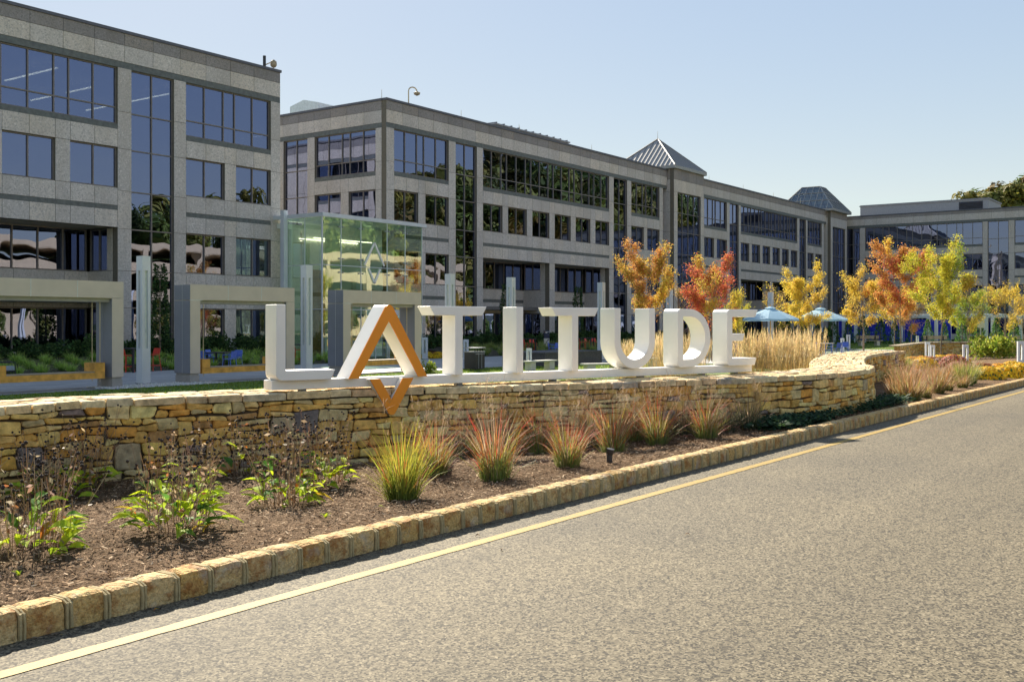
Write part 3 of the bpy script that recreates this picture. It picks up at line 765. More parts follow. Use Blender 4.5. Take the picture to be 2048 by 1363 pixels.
# roof plant, masts -------------------------------------------------------------
def box_thing(name, label, cat, x0, x1, y0, y1, z0, z1, mat, ridge=0, louvre=None):
    t = thing(name, label, cat, ((x0+x1)/2, (y0+y1)/2, z0)); off = tuple(t.location)
    mb = MB(); zt = z1-ridge
    mb.box(x0, x1, y0, y1, z0, zt); part('housing', mb, M[mat], t, off)
    mb = MB()
    if ridge:
        ym = (y0+y1)/2
        mb.mesh_add([(x0, y0, zt), (x1, y0, zt), (x1, ym, z1), (x0, ym, z1), (x0, y1, zt), (x1, y1, zt)], [(0, 1, 2, 3), (3, 2, 5, 4), (0, 3, 4), (1, 5, 2)])
    else: mb.box(x0-.12, x1+.12, y0-.12, y1+.12, zt+.002, zt+.12)
    part('cover', mb, M[mat], t, off)
    if louvre:
        mb = MB(); fr = MB(); ax, a0, a1, b0, b1, n = louvre
        for i in range(n):
            z = b0+(b1-b0)*(i+.5)/n; h = (b1-b0)/n
            if ax == 'y': mb.mesh_add([(a0, y0-.14, z-h*.4), (a1, y0-.14, z-h*.4), (a1, y0-.02, z+h*.25), (a0, y0-.02, z+h*.25)], [(0, 1, 2, 3)])
            else: mb.mesh_add([(x0-.14, a0, z-h*.4), (x0-.14, a1, z-h*.4), (x0-.02, a1, z+h*.25), (x0-.02, a0, z+h*.25)], [(0, 1, 2, 3)])
        if ax == 'y': fr.box(a0, a1, y0-.02, y0-.004, b0, b1)
        else: fr.box(x0-.02, x0-.004, a0, a1, b0, b1)
        lf = part('louvre', fr, M['dark'], t, off); part('slat', mb, M['coping'], lf, off, kind='stuff')
    # seams standing on the roof edge
    mb = MB(); k = 0
    while x0+k*1.1 < x1:
        mb.box(x0+k*1.1, x0+k*1.1+.08, y0-.18, y1, z1+.12-ridge*2, z1+.2-ridge*2); k += 1
    if not ridge: part('roof_seam', mb, M['coping'], t, off, kind='stuff')
    return t
RZ = 16.4+PL
box_thing('roof_plant_room', 'small pale ridged plant housing on the roof behind the block corner', 'roof plant', 63.6, 67.0, 65.6, 69.0, RZ, 20.85, 'palemetal', .4)
xa, ya = dp(985, 94); xb = ya+2
box_thing('roof_plant_room', 'long louvred grey plant room on the roof of the long block', 'roof plant', 71.8, 83.3, FY+5, FY+10, RZ, 18.45, 'plantmetal', 0, ('y', 72.2, 75.2, 17.2, 18.2, 6))
box_thing('roof_plant_room', 'long blue grey plant room on the roof of the right wing', 'roof plant', 152, 160, 30.5, 47.5, RZ-.3, 18.3, 'plantmetal', 0, ('x', 31.2, 34.2, 16.7, 18.1, 8))
def mast_cam():
    x, y, z = 42.6, FY+.4, VS['cap']+PL
    t = thing('roof_camera', 'small tan dome camera and stub mast on the edge of the left roof', 'camera', (x, y, z)); o = tuple(t.location)
    mb = MB(); mb.tube([(x, y, z), (x, y, z+.75)], .09, 8); part('mast', mb, M['dark'], t, o)
    mb = MB(); mb.tube([(x+.1, y, z+.25), (x+.4, y-.1, z+.42), (x+.62, y-.1, z+.42), (x+.62, y-.1, z)], .035, 6); part('arm', mb, M['cable'], t, o)
    mb = MB(); mb.tube([(x+.62, y-.1, z+.18), (x+.62, y-.1, z+.3), (x+.62, y-.1, z+.52), (x+.62, y-.1, z+.62)], [.12, .2, .18, .06], 10); part('dome', mb, M['timber2'], t, o)
mast_cam()
def goose():
    x, y, z = 55.4, FY+.3, VS['cap']+PL
    t = thing('roof_camera', 'gooseneck camera pole curling over the edge of the long roof', 'camera', (x, y, z)); o = tuple(t.location)
    pts = [(x, y, z), (x, y, z+.95)]+[(x+.28*(1-math.cos(a)), y-.28*(1-math.cos(a))*.5, z+.95+.28*math.sin(a)) for a in (.5, 1.0, 1.57, 2.1, 2.7, 3.14)]
    mb = MB(); mb.tube(pts, .045, 6); part('pole', mb, M['cable'], t, o)
    ex, ey, ez = pts[-1]; mb = MB(); mb.tube([(ex, ey, ez+.02), (ex, ey, ez-.08), (ex, ey, ez-.2), (ex, ey, ez-.28)], [.06, .24, .2, .05], 12); part('dome', mb, M['timber2'], t, o)
goose()
rods = [(52.9, FY+.5), (61.5, FY+.5), (69, FY+.5), (76, FY+5.5), (80, FY+.5), (104, FY+.5), (113, FY+.5), (122, FY+.5), (131, FY+.5)]
for i, (x, y) in enumerate(rods):
    mb = MB(); z = VS['cap']+PL if y < FY+4 else 18.55; mb.tube([(x, y, z-.02), (x, y, z+.62)], [.022, .012], 5)
    o = link('lightning_rod', mb.data('lightning_rod', M['cable'], (x, y, z)), None, (x, y, z)); tag(o, 'thin lightning rod standing on the roof edge of the long block', 'lightning rod', 'lightning rods along the roof edge')
mb = MB(); x, y, z = 96.75, FY+2.8, 20.9+PL; mb.tube([(x, y, z-.05), (x, y, z+.8)], [.03, .012], 5)
o = link('lightning_rod', mb.data('lightning_rod', M['cable'], (x, y, z)), None, (x, y, z)); tag(o, 'lightning rod on the tip of the metal pyramid roof', 'lightning rod')

# glass entrance lobby ------------------------------------------------------------
LO = (47, 46, PL); lob = thing('glass_lobby', 'two storey glass entrance lobby with a triangle emblem, standing in the gap between the blocks', 'entrance lobby', LO)
LX0, LX1, LY = 43.0, 51.9, 44.0; LT = 8.25
fb = MB(); z0_, z1_ = LT+PL, LT+.22+PL
fb.box(LX0-.1, LX1+.15, LY-.15, LY+.1, z0_, z1_); fb.box(LX0-.1, LX1+.15, 47.75, 48.0, z0_, z1_); fb.box(LX0-.1, LX0+.1, LY+.1, 47.75, z0_, z1_); fb.box(LX1-.1, LX1+.15, LY+.1, 47.75, z0_, z1_)
for k in range(1, 5): fb.box(LX0+k*1.78-.05, LX0+k*1.78+.05, LY+.1, 47.75, z0_, z1_-.03)
part('roof_frame', fb, M['pillar'], lob, LO)
for k in range(5):
    o = link('roof_pane', unit('lobby_glass', 'roof_pane'), lob, (LX0+.9+k*1.78-LO[0], 45.95-LO[1], LT+.17)); o.scale = (1.62, 3.5, .02)
rays = [643, 681.8, 721.6, 774, 810, 841.7]
def xat(px, Y): r = (px-CX)/F; return Y*(.581*r+.814)/(.581-.814*r)
ux = [LX0]+[xat(p, LY) for p in rays[1:-1]]+[LX1-.15]; vz = [0.0, 2.95, 5.5, LT]
bars = MB()
for a, b in zip(ux[:-1], ux[1:]):
    for c, d in zip(vz[:-1], vz[1:]):
        o = link('glass_pane', unit('lobby_glass', 'glass_pane'), lob, ((a+b)/2-LO[0], LY-LO[1], (c+d)/2)); o.scale = (b-a-.03, .02, d-c-.03)
for u in ux: bars.box(u-.02, u+.02, LY-.03, LY+.05, PL, LT+PL)
for v in vz[1:-1]: bars.box(LX0, LX1-.15, LY-.034, LY+.055, v-.02+PL, v+.02+PL)
ys = [LY, 45.4, 46.9]
for a, b in zip(ys[:-1], ys[1:]):
    for c, d in zip(vz[:-1], vz[1:]):
        o = link('glass_pane', unit('lobby_glass', 'glass_pane'), lob, (LX0-LO[0], (a+b)/2-LO[1], (c+d)/2)); o.scale = (.02, b-a-.03, d-c-.03)
for y in ys: bars.box(LX0-.03, LX0+.05, y-.02, y+.02, PL, LT+PL)
for v in vz[1:-1]: bars.box(LX0-.034, LX0+.055, LY, 46.9, v-.02+PL, v+.02+PL)
part('glazing_bar', bars, M['pillar'], lob, LO)
clips = MB()
for u in ux[1:-1]:
    for v in (2.55, 3.35, 5.1, 5.9, LT-.5):
        for s in (-.16, .16): clips.tube([(u+s, LY-.06, v+PL), (u+s, LY+.06, v+PL)], .045, 6)
        clips.box(u-.2, u+.2, LY+.06, LY+.12, v-.03+PL, v+.03+PL)
part('spider_fitting', clips, M['plantmetal'], lob, LO, kind='stuff')
em = MB(); ex = (xat(721.6, LY)+xat(774, LY))/2; ez = LY-.06
def stroke(mb, p, q, w, y, th=.03):
    (x0, z0), (x1, z1) = p, q; L = math.hypot(x1-x0, z1-z0); nx, nz = -(z1-z0)/L*w/2, (x1-x0)/L*w/2
    mb.prism([(x0-nx, z0-nz), (x0+nx, z0+nz), (x1+nx, z1+nz), (x1-nx, z1-nz)][::-1], y, y+th)
cx_ = ex; 
for a, b in (((cx_-.86, 5.62), (cx_, 7.0)), ((cx_+.86, 5.62), (cx_, 7.0)), ((cx_-.50, 5.42), (cx_, 4.55)), ((cx_+.50, 5.42), (cx_, 4.55))):
    stroke(em, (a[0], a[1]+PL), (b[0], b[1]+PL), .12, ez)
part('emblem', em, M['white'], lob, LO)
fin = MB(); fin.box(42.66, 42.96, 46.8, 47.1, PL, 8.75+PL); part('edge_fin', fin, M['pillar'], lob, LO)
ins = MB(); ins.box(45.2, 46.6, 47.3, 47.48, PL+.02, 5.4+PL); part('wood_panelling', ins, M['wood_in'], lob, LO)
ins = MB(); ins.box(LX0+.2, LX1, 47.6, 50.3, LT-.5+PL, LT-.2+PL); ins.box(45.0, 45.6, 45.2, 45.8, PL+.01, LT+PL-.52); ins.box(43.9, 44.6, 47.5, 50.2, PL, LT-.52+PL); ins.box(44.7, 52.5, 50.5, 50.7, PL, LT+PL); ins.box(44.9, 47.2, 47.50, 47.65, PL+.02, LT-.03+PL); ins.box(50.2, 51.85, 47.50, 47.65, PL+.02, LT-.03+PL); ins.box(47.2, 50.2, 47.50, 47.65, 2.7+PL, LT-.03+PL); ins.box(49, 51.5, 47.1, 47.45, 4.3+PL, 5.2+PL); part('pale_core', ins, M['plaster'], lob, LO)
ins = MB(); ins.box(LX0+.1, LX1, LY+.1, 50.4, PL, PL+.015); part('lobby_floor', ins, M['paving'], lob, LO)
lt = MB()
for y in (46.2, 47.4, 48.6): lt.box(44.5, 49.5, y, y+.07, 7.2+PL, 7.25+PL)
part('ceiling_light', lt, M['softlight'], lob, LO)
dr = MB()
for u in (47.4, 48.6, 49.8): dr.box(u-.03, u+.03, LY-.06, LY-.036, PL, 2.5+PL)
dr.box(47.2, 50.0, LY-.5, LY-.06, 2.62+PL, 2.95+PL); part('door_frame', dr, M['pillar'], lob, LO)
# ------------------------------------------------------------------ the letter sign
SO = (9.04, 10.12, .90); SR = math.atan2(-.321, .947)
sign = thing('letter_sign', 'row of big white standing letters spelling LATITUDE on a bar over the stone wall', 'sign', SO, SR)
def arc(cx, cz, r, a0, a1, n): return [(cx+r*math.cos(R(a0+(a1-a0)*i/n)), cz+r*math.sin(R(a0+(a1-a0)*i/n))) for i in range(n+1)]
def lpart(name, mb, mat, parent, bev=.008, sm=True):
    o = part(name, mb, M[mat], parent, (0, 0, SO[2]))
    if bev:
        b = o.modifiers.new('bevel', 'BEVEL'); b.width = bev; b.segments = 2; b.limit_method = 'ANGLE'; b.angle_limit = R(40); b.harden_normals = False
    return o
LD, ZB0, ZT0, ST = .345, 1.03, 1.985, .127
mb = MB(); mb.box(.031, 8.91, .10, .36, .905, 1.028); lpart('base_bar', mb, 'white', sign)
def ring(mb, outer, inner, y0, y1):
    n = len(outer)
    v = [(x, y0, z) for x, z in outer]+[(x, y0, z) for x, z in inner]+[(x, y1, z) for x, z in outer]+[(x, y1, z) for x, z in inner]
    fs = []
    for i in range(n):
        j = (i+1) % n
        fs += [(i, j, n+j, n+i), (2*n+j, 2*n+i, 3*n+i, 3*n+j), (j, i, 2*n+i, 2*n+j), (n+i, n+j, 3*n+j, 3*n+i)]
    mb.mesh_add(v, fs)
def letter(poly, label, y0=0.0):
    mb = MB(); mb.prism(poly, y0, LD); o = lpart('letter', mb, 'white', sign); o['label'] = label; return o
b = ZB0-.005
letter([(.047, ZT0), (.047, b+.09)]+arc(.137, b+.09-.0, .09, 180, 270, 5)[1:]+[(.80, b), (.862, b+.127), (.176, b+.127), (.176, ZT0)], 'white letter L at the left end')
def offs(dx): return dx
Apoly = [(1.045, b), (1.187, b), (1.642, 1.783), (2.096, b), (2.237, b), (1.700, 1.965)]+arc(1.642, 1.930, .066, 30, 150, 5)+[(1.584, 1.965)]
A = letter(Apoly, 'letter A with an orange front')
mb = MB(); mb.prism(Apoly, -.022, -.001); lpart('orange_face', mb, 'orange', A, .003)
Vpoly = [(1.356, 1.012)]+[(1.630, .560)]+arc(1.686, .590, .066, 210, 330, 5)+[(1.742, .560), (2.02, 1.012), (1.856, 1.012), (1.683, .725), (1.504, 1.012)]
mb = MB(); mb.prism(Vpoly, 0, .085); V = lpart('pointer', mb, 'white', sign); V['label'] = 'orange fronted downward pointer under the letter A'
mb = MB(); mb.prism(Vpoly, -.022, -.001); lpart('orange_face', mb, 'orange', V, .003)
def tee(xl, xr, sl, sr, lab):
    letter([(xl+.075, 1.858), (sl, 1.858), (sl, b), (sr, b), (sr, 1.858), (xr-.075, 1.858), (xr, ZT0), (xl, ZT0)], lab)
tee(2.289, 3.238, 2.703, 2.83, 'white letter T right beside the orange fronted A')
letter([(3.757, b), (3.883, b), (3.883, ZT0), (3.757, ZT0)], 'white letter I')
tee(4.411, 5.327, 4.800, 4.92, 'white letter T between the I and the U')
letter([(5.65, ZT0)]+arc(6.08, 1.462, .432, 180, 360, 20)+[(6.511, ZT0), (6.384, ZT0)]+arc(6.08, 1.475, .304, 360, 180, 20)+[(5.777, ZT0)], 'white letter U')
mb = MB()
o_ = [(7.017, b+.07)]+arc(7.087, b+.07, .07, 180, 270, 4)[1:]+arc(7.30, 1.505, .4775, 270, 450, 18)+arc(7.087, ZT0-.07, .07, 90, 180, 4)
i_ = [(7.142, b+.127)]*5+[(7.30+.352*math.cos(R(a)), 1.505+.352*math.sin(R(a))) for a in [270+10*k for k in range(19)]]+[(7.142, ZT0-.127)]*5
ring(mb, o_, i_, 0, LD); o = lpart('letter', mb, 'white', sign, .006); o['label'] = 'white letter D'
letter([(8.183, b+.07)]+arc(8.253, b+.07, .07, 180, 270, 4)[1:]+[(8.872, b), (8.915, b+.127), (8.31, b+.127), (8.31, 1.447), (8.567, 1.447), (8.618, 1.57), (8.31, 1.57), (8.31, 1.857), (8.884, 1.857), (8.955, ZT0)]+arc(8.253, ZT0-.07, .07, 90, 180, 4), 'white letter E at the right end')
mb = MB()
for s in (.5, 2.9, 4.6, 6.4): mb.box(s-.04, s+.04, .18, .28, .80, .906)
for s in (7.8, 8.6): mb.box(s-.04, s+.04, .18, .28, .80, .906)
part('foot', mb, M['plantmetal'], sign, (0, 0, SO[2]), kind='stuff')

# ------------------------------------------------------------------ swing frames and benches
def swing_frame(x0, label):
    w, d, h, pw = 4.95, .9, 3.53, .43
    t = thing('swing_arch', label, 'swing arch', (x0, 31.2, PL), 0, 'swing arches along the plaza')
    mb = MB()
    for s in (0, 1):
        px = 0 if s == 0 else w-pw
        mb = MB(); mb.box(px, px+pw, 0, d, .36, h-.56); po = part('post', mb, M['framemetal'], t)
        for k in range(2): mb = MB(); mb.box(px-.012, px-.001, .012+k*.45, .438+k*.45, .365, h-.575); part('side_face', mb, M['slategrey'], po)
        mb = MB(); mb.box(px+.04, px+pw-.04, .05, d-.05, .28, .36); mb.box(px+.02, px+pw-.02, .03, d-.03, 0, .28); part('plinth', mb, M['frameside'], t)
    mb = MB(); mb.box(0, w, 0, d, h-.55, h); be = part('beam', mb, M['framemetal'], t)
    for k in range(2): mb = MB(); mb.box(-.012, -.001, .012+k*.45, .438+k*.45, h-.545, h-.01); part('side_face', mb, M['slategrey'], be)
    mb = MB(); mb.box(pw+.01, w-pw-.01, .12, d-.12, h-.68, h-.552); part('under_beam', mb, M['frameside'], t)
    mb = MB()
    for x in (w*.34, w*.66): mb.box(x-.012, x+.012, -.004, .01, h-.55, h+.003)
    mb.box(-.004, .01, d/2-.012, d/2+.012, .36, h+.003); mb.box(-.003, pw+.1, -.003, .01, h-.57, h-.548)

    part('joint_strip', mb, M['seamwhite'], t)
    return t
def swing_bench(x0, label):
    t = thing('swing_bench', label, 'swing bench', (x0+.62, 31.33, PL+.33), 0, 'timber swing benches hung in the frames'); L, D = 3.72, .64
    mb = MB(); mb.box(0, L, 0, D, 0, .20); part('seat_beam', mb, M['timber'], t)
    mb = MB()
    for i in range(4): mb.box(.36, L-.36, .02+i*.155, .02+i*.155+.135, .202, .235)
    part('seat_slat', mb, M['timber2'], t, kind='stuff')
    for x in (0, L-.35):
        mb = MB(); mb.box(x, x+.35, 0, D, .205, .52); part('arm_block', mb, M['timber'], t)
    for x in (.12, L-.12):
        for y in (.1, D-.1):
            mb = MB(); mb.tube([(x, y, -.1), (x, y, 2.53)], .014, 6); part('cable', mb, M['cable'], t)
    return t
for x0, la, lb in ((16.4, 'tan metal swing frame nearest the left edge of the photo', 'timber swing bench hanging in the leftmost frame'), (24.05, 'tan and grey metal swing frame standing behind the white letter L', 'timber swing bench hanging in the frame behind the letter L'), (31.7, 'tan and slate swing frame before the glass lobby, behind the letter A', 'timber swing bench seen through the opening of the letter A')):
    swing_frame(x0, la); swing_bench(x0, lb)

# ------------------------------------------------------------------ light pillars and bollards
def pillar_proto():
    t = thing('light_pillar', '', 'light pillar'); h, a = 4.5, .17
    mb = MB(); mb.box(-a, a, -a, a, .03, 1.25); part('base_shaft', mb, M['pillar'], t)
    mb = MB(); mb.box(-a, a, -a, a, 3.98, h); part('cap', mb, M['pillar'], t)
    mb = MB()
    for sx in (-1, 1):
        for sy in (-1, 1): mb.box(*sorted((sx*a, sx*(a-.11))), *sorted((sy*a, sy*(a-.11))), 1.252, 3.978)
    part('corner_post', mb, M['pillar'], t)
    mb = MB(); mb.box(-.10, .10, -.10, .10, 1.251, 3.979); part('diffuser', mb, M['diffuser'], t)
    mb = MB(); mb.box(-a-.02, a+.02, -a-.02, a+.02, 0, .03); part('base_plate', mb, M['dark'], t)
    return t
pp = pillar_proto()
PILL = [(22.9, 32.3, 'tall silver light pillar between the two left swing frames'), (30.4, 32.0, 'tall silver light pillar before the left face of the glass lobby'), (39.7, 32.0, 'tall silver light pillar rising behind the first letter T'), (44.6, 31.9, 'tall silver light pillar rising behind the letter I'), (53.2, 31.6, 'tall silver light pillar rising beside the letter U'), (62.4, 31.9, 'tall silver light pillar behind the orange tree'), (76.9, 30.8, 'farthest tall silver light pillar beside the yellow tree')]
for i, (x, y, lb) in enumerate(PILL):
    if i == 0: pp.location = (x, y, PL+.012); pp['label'] = lb; pp['group'] = 'light pillars across the plaza'
    else: dup(pp, (x, y, PL+.012), 0, lb, 'light pillars across the plaza')
def bollard_proto():
    t = thing('bollard_light', '', 'bollard light'); h, a, b_ = 1.0, .115, .09
    mb = MB(); mb.prism([(-a, .02), (a, .02), (a, h), (-a, h), (-a, .02+.25), (-a+.07, .27), (-a+.07, h-.13), (a-.07, h-.13), (a-.07, .27), (-a, .27)], -b_, b_)
    mb = MB(); ring(mb, [(-a, .02), (a, .02), (a, h), (-a, h)], [(-a+.07, .26), (a-.07, .26), (a-.07, h-.12), (-a+.07, h-.12)], -b_, b_); part('housing', mb, M['pillar'], t)
    mb = MB(); mb.box(-a-.05, a+.05, -b_-.05, b_+.05, 0, .02); part('base_plate', mb, M['plantmetal'], t)
    mb = MB(); mb.box(-a+.072, -a+.09, -.05, .05, .262, h-.122); part('diffuser', mb, M['diffuser'], t)
    return t
bp_ = bollard_proto(); first = True
for px, z, zg, h, lb in ((1058, 48.5, PL, 1.0, 'slotted grey bollard in front of the stone bench right of the letter I'), (850, 64, PL, 1.3, 'thin bollard right of the swing frame behind the letter A'), (932, 62, PL, 1.2, 'bollard standing left of the litter bin'), (1865, 56, PL, 1.0, 'slotted bollard behind the yellow and orange mums'), (1931, 47, -.2, 1.0, 'grey bollard between the mums and the secondary stone wall'), (2041, 43, .0, 1.02, 'slotted bollard nearest the right edge, on a base plate'), (1697, 88, PL, 1.2, 'slim bollard on the lawn left of the long bench'), (1835, 97, PL, 1.0, 'slim bollard between the two lawn benches'), (1982, 96, PL, .95, 'far slim bollard by the conifer row on the right'), (1685, 78, PL, 1.05, 'pale bollard beside the blue chairs on the right'), (1627, 62, PL, 1.0, 'grey bollard at the right end of the tall reed grass'), (1855, 60, PL, 1.1, 'pale bollard beside the foot of the yellow green tree')):
    x, y = dp(px, z)
    o = bp_ if first else dup(bp_)
    o.location = (x, y, zg); o.rotation_euler = (0, 0, -1.15); o.scale = (h, h, h); o['label'] = lb; o['group'] = 'bollard lights'; first = False

# ------------------------------------------------------------------ furniture
def chair_proto(mat):
    t = thing('chair', '', 'chair')
    mb = MB(); mb.box(-.23, .23, -.22, .22, .43, .455); part('seat', mb, M[mat], t)
    mb = MB(); mb.mesh_add([(-.22, .20, .48), (.22, .20, .48), (.22, .27, .82), (-.22, .27, .82), (-.22, .225, .48), (.22, .225, .48), (.22, .295, .82), (-.22, .295, .82)], [(0,1,2,3), (7,6,5,4), (0,4,5,1), (1,5,6,2), (2,6,7,3), (3,7,4,0)]); part('backrest', mb, M[mat], t)
    for sx in (-1, 1):
        for sy in (-1, 1):
            mb = MB(); mb.tube([(sx*.21, sy*.2, .44), (sx*.25, sy*.24, 0)], .017, 5); part('leg', mb, M[mat], t)
        mb = MB(); mb.tube([(sx*.25, -.2, .44), (sx*.26, -.19, .64), (sx*.26, .24, .66)], .016, 5); part('armrest', mb, M[mat], t)
    return t
def stool_proto(mat):
    t = thing('bar_stool', '', 'stool')
    mb = MB(); mb.box(-.2, .2, -.2, .2, .72, .75); part('seat', mb, M[mat], t)
    mb = MB(); mb.mesh_add([(-.2, .18, .77), (.2, .18, .77), (.18, .25, 1.02), (-.18, .25, 1.02), (-.2, .205, .77), (.2, .205, .77), (.18, .275, 1.02), (-.18, .275, 1.02)], [(0,1,2,3), (7,6,5,4), (0,4,5,1), (1,5,6,2), (2,6,7,3), (3,7,4,0)]); part('backrest', mb, M[mat], t)
    for sx in (-1, 1):
        for sy in (-1, 1):
            mb = MB(); mb.tube([(sx*.18, sy*.18, .73), (sx*.25, sy*.25, 0)], .018, 5); part('leg', mb, M[mat], t)
    mb = MB(); q = [(-.23, -.23, .25), (.23, -.23, .25), (.23, .23, .25), (-.23, .23, .25), (-.23, -.23, .25)]; mb.tube(q, .014, 4); part('footrest', mb, M[mat], t)
    return t
def table_proto(w, h, high):
    t = thing('high_table' if high else 'table', '', 'table')
    mb = MB(); mb.box(-w/2, w/2, -w/2, w/2, h-.05, h); part('tabletop', mb, M['dark'], t)
    for sx in (-1, 1):
        for sy in (-1, 1):
            mb = MB(); a = w/2-.06; mb.box(sx*a-.035, sx*a+.035, sy*a-.035, sy*a+.035, 0, h-.052); part('leg', mb, M['dark'], t)
    if high: mb = MB(); mb.box(-w/2+.1, w/2-.1, -.06, .06, .28, .33); part('footrail', mb, M['dark'], t)
    return t
PZ = PL+.012
def place(proto, used, px, z, rot, lb, grp=None, zg=PZ):
    o = dup(proto) if used.get(proto.name) else proto; used[proto.name] = 1
    x, y = dp(px, z); o.location = (x, y, zg); o.rotation_euler = (0, 0, rot); o['label'] = lb
    if grp: o['group'] = grp
    elif 'group' in o: del o['group']
    return o
U_ = {}
ch, chg, st, ta, ht = chair_proto('blue'), chair_proto('greychair'), stool_proto('red'), table_proto(1.0, .74, False), table_proto(.95, 1.05, True)
place(ta, U_, 440, 51.5, .4, 'dark square table amid blue chairs seen through the second swing frame', 'low tables')
for px, z, r, lb in ((407, 51.2, 1.9, 'blue chair at the left of the dark table in the second frame'), (425, 53.0, .3, 'blue chair behind the dark table in the second frame'), (459, 50.4, 3.4, 'blue chair in front of the dark table in the second frame'), (471, 52.2, -1.3, 'blue chair at the right of the dark table in the second frame')):
    place(ch, U_, px, z, r, lb, 'blue chairs')
place(ht, U_, 266, 46.6, .2, 'dark high table left of the nearest light pillar', 'high tables')
place(st, U_, 252, 46.2, 1.7, 'red bar stool at the left side of the high table by the nearest pillar', 'red bar stools')
place(st, U_, 306, 47.5, -1.4, 'red bar stool just right of the nearest light pillar', 'red bar stools')
place(st, U_, 598, 56, .8, 'red bar stool behind the upright of the letter L', 'red bar stools')
place(ht, U_, 588, 55.5, .8, 'dark high table behind the upright of the letter L', 'high tables')
place(ht, U_, 1056, 75, .3, 'dark high table right of the letter I', 'high tables')
place(st, U_, 1048, 74, 1.6, 'red bar stool hard against the letter I', 'red bar stools')
place(st, U_, 1066, 76, -.5, 'red bar stool at the right of the high table beside the letter I', 'red bar stools')
place(ht, U_, 1174, 80, .3, 'dark high table between the second letter T and the U', 'high tables')
place(st, U_, 1165, 79, .6, 'red bar stool left of the high table by the U', 'red bar stools')
place(st, U_, 1176, 82, .2, 'red bar stool behind the high table by the U', 'red bar stools')
place(st, U_, 1189, 80.5, -.6, 'red bar stool right of the high table by the U', 'red bar stools')
place(ch, U_, 1104, 74, .5, 'pale lit blue chair beside the dark wayfinding sign', 'blue chairs')
place(ch, U_, 1113, 72, 2.6, 'blue chair against the stem of the second letter T', 'blue chairs')
place(ta, U_, 1110, 75, .5, 'low dark table behind the stem of the second letter T', 'low tables')
def armchair():
    x, y = dp(10, 42.5); t = thing('armchair', 'grey blue garden armchair with dark frame at the left edge of the photo', 'armchair', (x, y, PZ), 1.2)
    mb = MB(); mb.box(-.34, .34, -.3, .3, .26, .42); part('seat_cushion', mb, M['greychair'], t)
    mb = MB(); mb.box(-.34, .34, .26, .42, .42, .88); part('back_cushion', mb, M['greychair'], t)
    for s in (-1, 1):
        mb = MB(); mb.tube([(s*.38, -.32, 0), (s*.38, -.32, .58), (s*.38, .38, .58), (s*.38, .38, 0)], .024, 4); part('side_frame', mb, M['dark'], t)
    mb = MB(); mb.box(-.36, .36, -.3, .36, .2, .25); part('seat_frame', mb, M['dark'], t)
armchair()
def bench_slab(px, z, L, rot, label):
    x, y = dp(px, z); t = thing('stone_bench', label, 'bench', (x, y, PL), rot)
    mb = MB(); mb.box(-L/2, L/2, -.22, .22, .40, .46); part('seat', mb, M['pale'], t)
    for s in (-1, 1):
        mb = MB(); mb.box(s*(L/2-.35)-.2, s*(L/2-.35)+.2, -.16, .16, 0, .398); part('leg', mb, M['pale'], t)
bench_slab(1080, 48.5, 2.2, -.02, 'pale backless stone bench right of the letter I')
bench_slab(1205, 45.0, 2.0, -.45, 'low pale bench half hidden behind the bar under the letter U')
bench_slab(1335, 52.0, 2.4, -.45, 'low pale bench glimpsed through the letter D')
def litter_bin():
    x, y = dp(949, 49); t = thing('litter_bin', 'black litter bin with a raised lid left of the letter I', 'litter bin', (x, y, PZ), .12)
    mb = MB(); mb.box(-.42, .42, -.3, .3, .04, .80); part('body', mb, M['dark'], t)
    mb = MB(); mb.box(-.44, .44, -.32, .32, .80, .84); part('rim', mb, M['plantmetal'], t)
    for sx in (-1, -.33, .33, 1):
        mb = MB(); mb.box(sx*.36-.015, sx*.36+.015, -.25, -.22, .841, .99); part('lid_post', mb, M['dark'], t)
    mb = MB(); mb.box(-.45, .45, -.33, .33, .99, 1.02); part('lid', mb, M['plantmetal'], t)
    mb = MB()
    for sx in (-.14, .14): mb.box(sx-.012, sx+.012, -.312, -.298, .06, .78)
    mb.box(-.43, .43, -.308, -.30, .72, .75); part('door_gap', mb, M['plantmetal'], t)
litter_bin()
def way_sign():
    x, y = dp(1093, 80); t = thing('wayfinding_sign', 'slim navy over white wayfinding sign with chevron emblem in the planting', 'sign', (x, y, -.32), -.62)
    mb = MB(); mb.box(-.21, .21, -.06, .06, 0, .93); part('lower_panel', mb, M['pale'], t)
    mb = MB(); mb.box(-.21, .21, -.062, .062, .932, 1.52); part('navy_panel', mb, M['navy'], t)
    mb = MB(); stroke(mb, (-.15, .42), (.12, .88), .045, -.068, .006); stroke(mb, (.12, .88), (.17, .76), .045, -.067, .005); stroke(mb, (-.02, .28), (.09, .10), .045, -.068, .006); stroke(mb, (.09, .10), (.16, .24), .045, -.067, .005)
    part('emblem', mb, M['navy'], t)
    mb = MB()
    for a, b_, z in ((-.10, .15, 1.42), (-.10, .03, 1.35)): mb.box(a, b_, -.07, -.063, z-.018, z+.018)
    part('lettering', mb, M['white'], t)
    mb = MB(); mb.mesh_add([(-.18, -.066, 1.40), (-.13, -.066, 1.40), (-.155, -.066, 1.45)], [(0, 1, 2)]); part('arrow', mb, M['orange'], t)
way_sign()
def raised_block(px0, px1, z, d, h, label):
    x0, y0 = dp(px0, z); x1 = y0*( .581*(px1-CX)/F+.814)/(.581-.814*(px1-CX)/F)
    t = thing('stone_planter', label, 'planter', (x0, y0, PL)); mb = MB(); L = x1-x0
    n = max(2, int(L/1.7))
    for i in range(n): mb = MB(); mb.box(L*i/n+.006, L*(i+1)/n-.006, 0, d, 0, h-.08); part('stone_panel', mb, M['basalt'], t)
    mb = MB(); mb.box(-.03, L+.03, -.03, d+.03, h-.08, h); part('capping', mb, M['basalt'], t)
